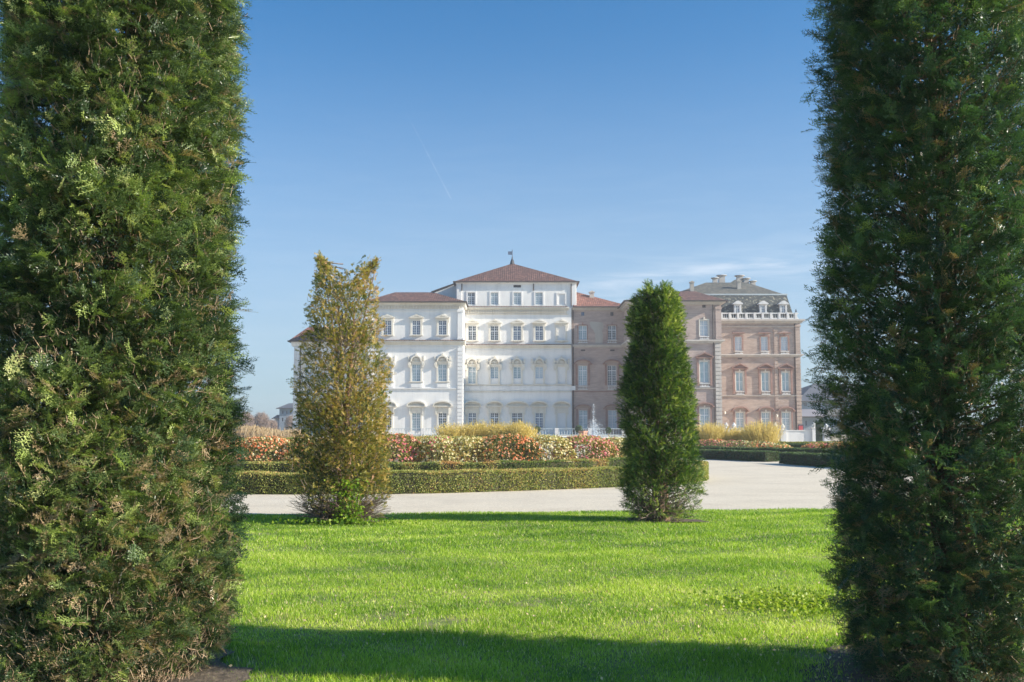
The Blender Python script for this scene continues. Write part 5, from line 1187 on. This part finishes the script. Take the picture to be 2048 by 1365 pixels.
# small clipped cylinder on the right
rng = np.random.default_rng(55); x, Dq = RX(1637, 140), 140.0
root = thing('topiary', 'small clipped dark green topiary cylinder beside the white pier at the right', 'topiary', (x, Dq, 0)); rr = 0.52; zt = WZ(845, Dq)
n = 4200; a = rng.uniform(0, 2*PI, n); z = rng.uniform(0.1, zt, n); r = np.where(z > zt-0.25, rr*0.9, rr)*(1+0.03*rng.normal(size=n)); P = np.stack([x+r*np.cos(a), Dq+r*np.sin(a), z], 1)
V, Q, T = leaves(P, 0.12, rng, np.clip(0.35+0.2*rng.normal(size=n), 0, 1), 0.7); npmesh('foliage', V, Q, 'dark_and_shaded_leaves', root, T)
b = MB(); b.lathe(x, Dq, [(rr*0.9, 0.02), (rr*0.92, zt-0.2), (rr*0.5, zt-0.05)], 16); b.build('stems', 'hedge_core', root)
# small white post right of it
root = thing('stone_pillar', 'white stone pillar to the right of the topiary cylinder, by the right yew', 'pillar', (RX(1650, 138), 138, 0)); x = RX(1650, 138)
b = MB(); b.box(x-0.4, x+0.4, 137.6, 138.4, 0, 1.9).box(x-0.5, x+0.5, 137.5, 138.5, 1.9, 2.05); b.build('shaft', 'white_stone', root)
b = MB(); b.lathe(x, 138, [(0.15, 2.05), (0.3, 2.3), (0.12, 2.5), (0.02, 2.6)], 10); b.build('ball', 'white_stone', root)

# ------------------------------------------------------------------ fountain
Df = 128.0; xf = RX(1187, Df)
root = thing('fountain', 'round fountain basin with a tall white water jet and spray in front of the palace', 'fountain', (xf, Df, 0))
b = MB(); k = 48
b.lathe(xf, Df, [(7.2, 0.0), (7.2, 0.75), (7.35, 0.78), (7.35, 0.92), (6.7, 0.92), (6.7, 0.70)], k); b.build('basin', 'white_stone', root)
b = MB(); b.poly([(xf+6.68*math.cos(2*PI*i/k), Df+6.68*math.sin(2*PI*i/k), 0.74) for i in range(k)]); b.build('pool', 'pool_water', root)
rng = np.random.default_rng(66); ztop = WZ(808, Df)
n = 620; z = 0.75+(ztop-0.75)*rng.uniform(0, 1, n)**0.9; wv = 0.05+0.07*np.exp(-((z-ztop+0.9)/0.5)**2)+0.06*np.exp(-(z-0.75))
P = np.stack([xf+rng.normal(size=n)*wv, Df+rng.normal(size=n)*wv, z], 1)
V1 = leaves(P, 0.10, rng, np.full(n, 0.5), 0.5, updir=np.array([0, 0, 2.5]))
ns = 170; a = rng.uniform(0, 2*PI, ns); hh = rng.uniform(0.3, 2.4, ns); rd_ = rng.uniform(0.4, 2.1, ns); t = np.linspace(0, 1, 16)
arc = np.stack([xf+np.cos(a)[:, None]*rd_[:, None]*t, Df+np.sin(a)[:, None]*rd_[:, None]*t, 0.75+4*hh[:, None]*t*(1-t)], -1).reshape(-1, 3)
arc = np.repeat(arc, 2, axis=0)+rng.normal(size=(len(arc)*2, 3))*0.05
V2 = leaves(arc, 0.075, rng, np.full(len(arc), 0.5), 0.7)
n = 1300; r = np.abs(rng.normal(size=n))*0.9; a = rng.uniform(0, 2*PI, n); P = np.stack([xf+r*np.cos(a), Df+r*np.sin(a), 0.75+np.abs(rng.normal(size=n))*0.55*np.exp(-r*0.5)], 1)
V3 = leaves(P, 0.085, rng, np.full(n, 0.5), 0.8)
V, Q, T = cat([V1, V2, V3]); npmesh('water_jet', V, Q, 'fountain_water', root, T)

# ------------------------------------------------------------------ far background
def house(name, label, px0, px1, ytop, D, depth, wallm, roofm, rpx0, rpx1, yr, wins=(), rd_=None):
    x0, x1 = RX(px0, D), RX(px1, D); root = thing(name, label, 'building', ((x0+x1)/2, D, 0)); zt = WZ(ytop, D)
    ops = [(RX(a_, D), RX(c_, D), WZ(d_, D), WZ(e_, D)) for a_, c_, e_, d_ in wins]
    block_wall(root, x0, x1, 0, zt, D, depth, wallm, ops)
    for o in ops:
        b = MB(); b.box(o[0], o[1], D+0.3, D+0.34, o[2], o[3]); b.build('window', 'dark_glass', root)
    ry = D+depth*(rd_ or 0.5); hip_roof(root, x0-0.8, x1+0.8, D-0.8, D+depth+0.8, zt, WX(rpx0, yr, ry), WX(rpx1, yr, ry), ry, WZ(yr, ry), roofm); return root
house('distant_building', 'pale blue-grey distant building with a pointed slate roof left of the palace', 560, 600, 817, 330, 14, 'shade_blue_plaster', 'distant_slate', 578, 592, 807,
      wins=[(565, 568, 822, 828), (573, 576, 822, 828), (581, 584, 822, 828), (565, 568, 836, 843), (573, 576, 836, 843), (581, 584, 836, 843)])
house('distant_annex', 'small lean annex attached to the left of the distant blue-grey building', 551, 559.5, 837, 331, 8, 'shade_blue_plaster', 'distant_slate', 555, 558.5, 830)
house('great_hall', 'huge distant hall with a dark slate roof rising behind the right end of the palace', 1597, 1900, 803, 290, 60, 'shade_blue_plaster', 'distant_slate', 1628, 1880, 768,
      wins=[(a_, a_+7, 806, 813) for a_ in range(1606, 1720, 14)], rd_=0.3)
house('service_building', 'low grey building with a hipped roof below the great slate roof', 1595, 1646, 834, 215, 12, 'shade_blue_plaster', 'distant_roof', 1604, 1628, 819,
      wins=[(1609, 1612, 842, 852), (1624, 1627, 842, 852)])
house('outbuilding', 'pinkish-roofed low outbuilding seen through the right yew', 1648, 1800, 832, 225, 12, 'shade_blue_plaster', 'grey_roof', 1660, 1780, 818)

def bare_tree(label, px, D, yt, wpx, seed, n=1500, mat_='bare_twigs'):
    rng = np.random.default_rng(seed); x = RX(px, D); h = WZ(yt, D); rx = wpx*D/F/2
    root = thing('bare_tree', label, 'tree', (x, D, 0), 'bare trees on the horizon left of the palace')
    t = np.linspace(0, 1, 6); TPk = np.stack([x+0.1*np.sin(t*4), D+t*0, h*0.7*t], 1)[None]
    V, Q, T = tubes(TPk, np.array([0.22-0.16*t]), 7); npmesh('trunk', V, Q, 'grey_twig_bark', root, T)
    z0 = h*rng.uniform(0.08, 0.6, n); a = rng.uniform(0, 2*PI, n); v = rng.uniform(0.1, 1, n); r = rx*np.sqrt(np.clip(1-((v-0.5)*1.9)**2, 0.03, 1))*rng.uniform(0.5, 1.05, n)
    q0 = np.stack([x+r*0.25*np.cos(a), D+r*0.25*np.sin(a), z0*v], 1); q2 = np.stack([x+r*np.cos(a), D+r*np.sin(a), h*(0.12+0.88*v)], 1); q1 = (q0+q2)/2+rng.normal(size=(n, 3))*0.2
    V, Q, T = tubes(np.stack([q0, q1, q2], 1), np.array([[0.035, 0.025, 0.018]])*np.ones((n, 1)), 3, np.clip(0.5+0.25*rng.normal(size=n), 0, 1))
    m_ = n*4; k = rng.integers(0, n, m_); P = q2[k]+(q1[k]-q2[k])*rng.uniform(0, 1, (m_, 1))+rng.normal(size=(m_, 3))*0.3
    L = leaves(P, 0.55, rng, np.clip(0.55+0.25*rng.normal(size=m_), 0, 1), 0.12, updir=np.array([0, 0, 0.8]))
    V, Q, T = cat([(V, Q, T), L]); npmesh('crown', V, Q, mat_, root, T)
for i, (lb, px, yt, wp) in enumerate((('pinkish bare tree partly behind the left yew column', 462, 827, 44), ('pinkish bare tree just right of the left yew column', 494, 824, 36), ('leafless tree with a rounded pinkish crown, middle of the horizon row', 524, 825, 40),
        ('low leafless tree touching the distant annex', 546, 840, 22), ('reddish bare tree in front of the distant blue-grey building', 582, 832, 22))):
    bare_tree(lb, px, 300+i*3, yt, wp, 800+i)
# pale reeds
rng = np.random.default_rng(99); n = 5000; x = rng.uniform(RX(440, 150), RX(600, 150), n); y = 150+rng.normal(size=n)*2; h = 1.55+0.35*np.sin(x*0.6)+0.5*rng.normal(size=n)*0.5
b0 = np.stack([x, y, x*0], 1); b2 = b0+np.stack([rng.normal(size=n)*0.25, rng.normal(size=n)*0.2, np.clip(h, 0.6, 2.6)], 1); b1 = (b0+b2)/2
V, Q, T = tubes(np.stack([b0, b1, b2], 1), np.array([[0.02, 0.03, 0.05]])*np.ones((n, 1)), 3, np.clip(0.5+0.25*rng.normal(size=n), 0, 1))
tag(npmesh('dry_grass', V, Q, 'dry_reeds', tone=T), 'band of pale dry ornamental grass on the horizon left of the palace', 'dry grass', kind='stuff')

# ------------------------------------------------------------------ haze
b = MB(); b.box(-420, 420, -25, 420, -1.1, 42)
hz = bpy.data.materials.new('haze_air'); hz.use_nodes = True; hn = hz.node_tree; hn.nodes.clear()
ho = hn.nodes.new('ShaderNodeOutputMaterial'); hv = hn.nodes.new('ShaderNodeVolumePrincipled')
hv.inputs['Color'].default_value = (0.92, 0.94, 1.0, 1); hv.inputs['Density'].default_value = 0.0006; hv.inputs['Anisotropy'].default_value = 0.2
hn.links.new(hv.outputs[0], ho.inputs['Volume']); MATS['haze_air'] = hz
hb = b.build('haze', 'haze_air'); hb['kind'] = 'stuff'
hb['label'] = 'thin pale haze lying over the garden and the palace'; hb['category'] = 'haze'
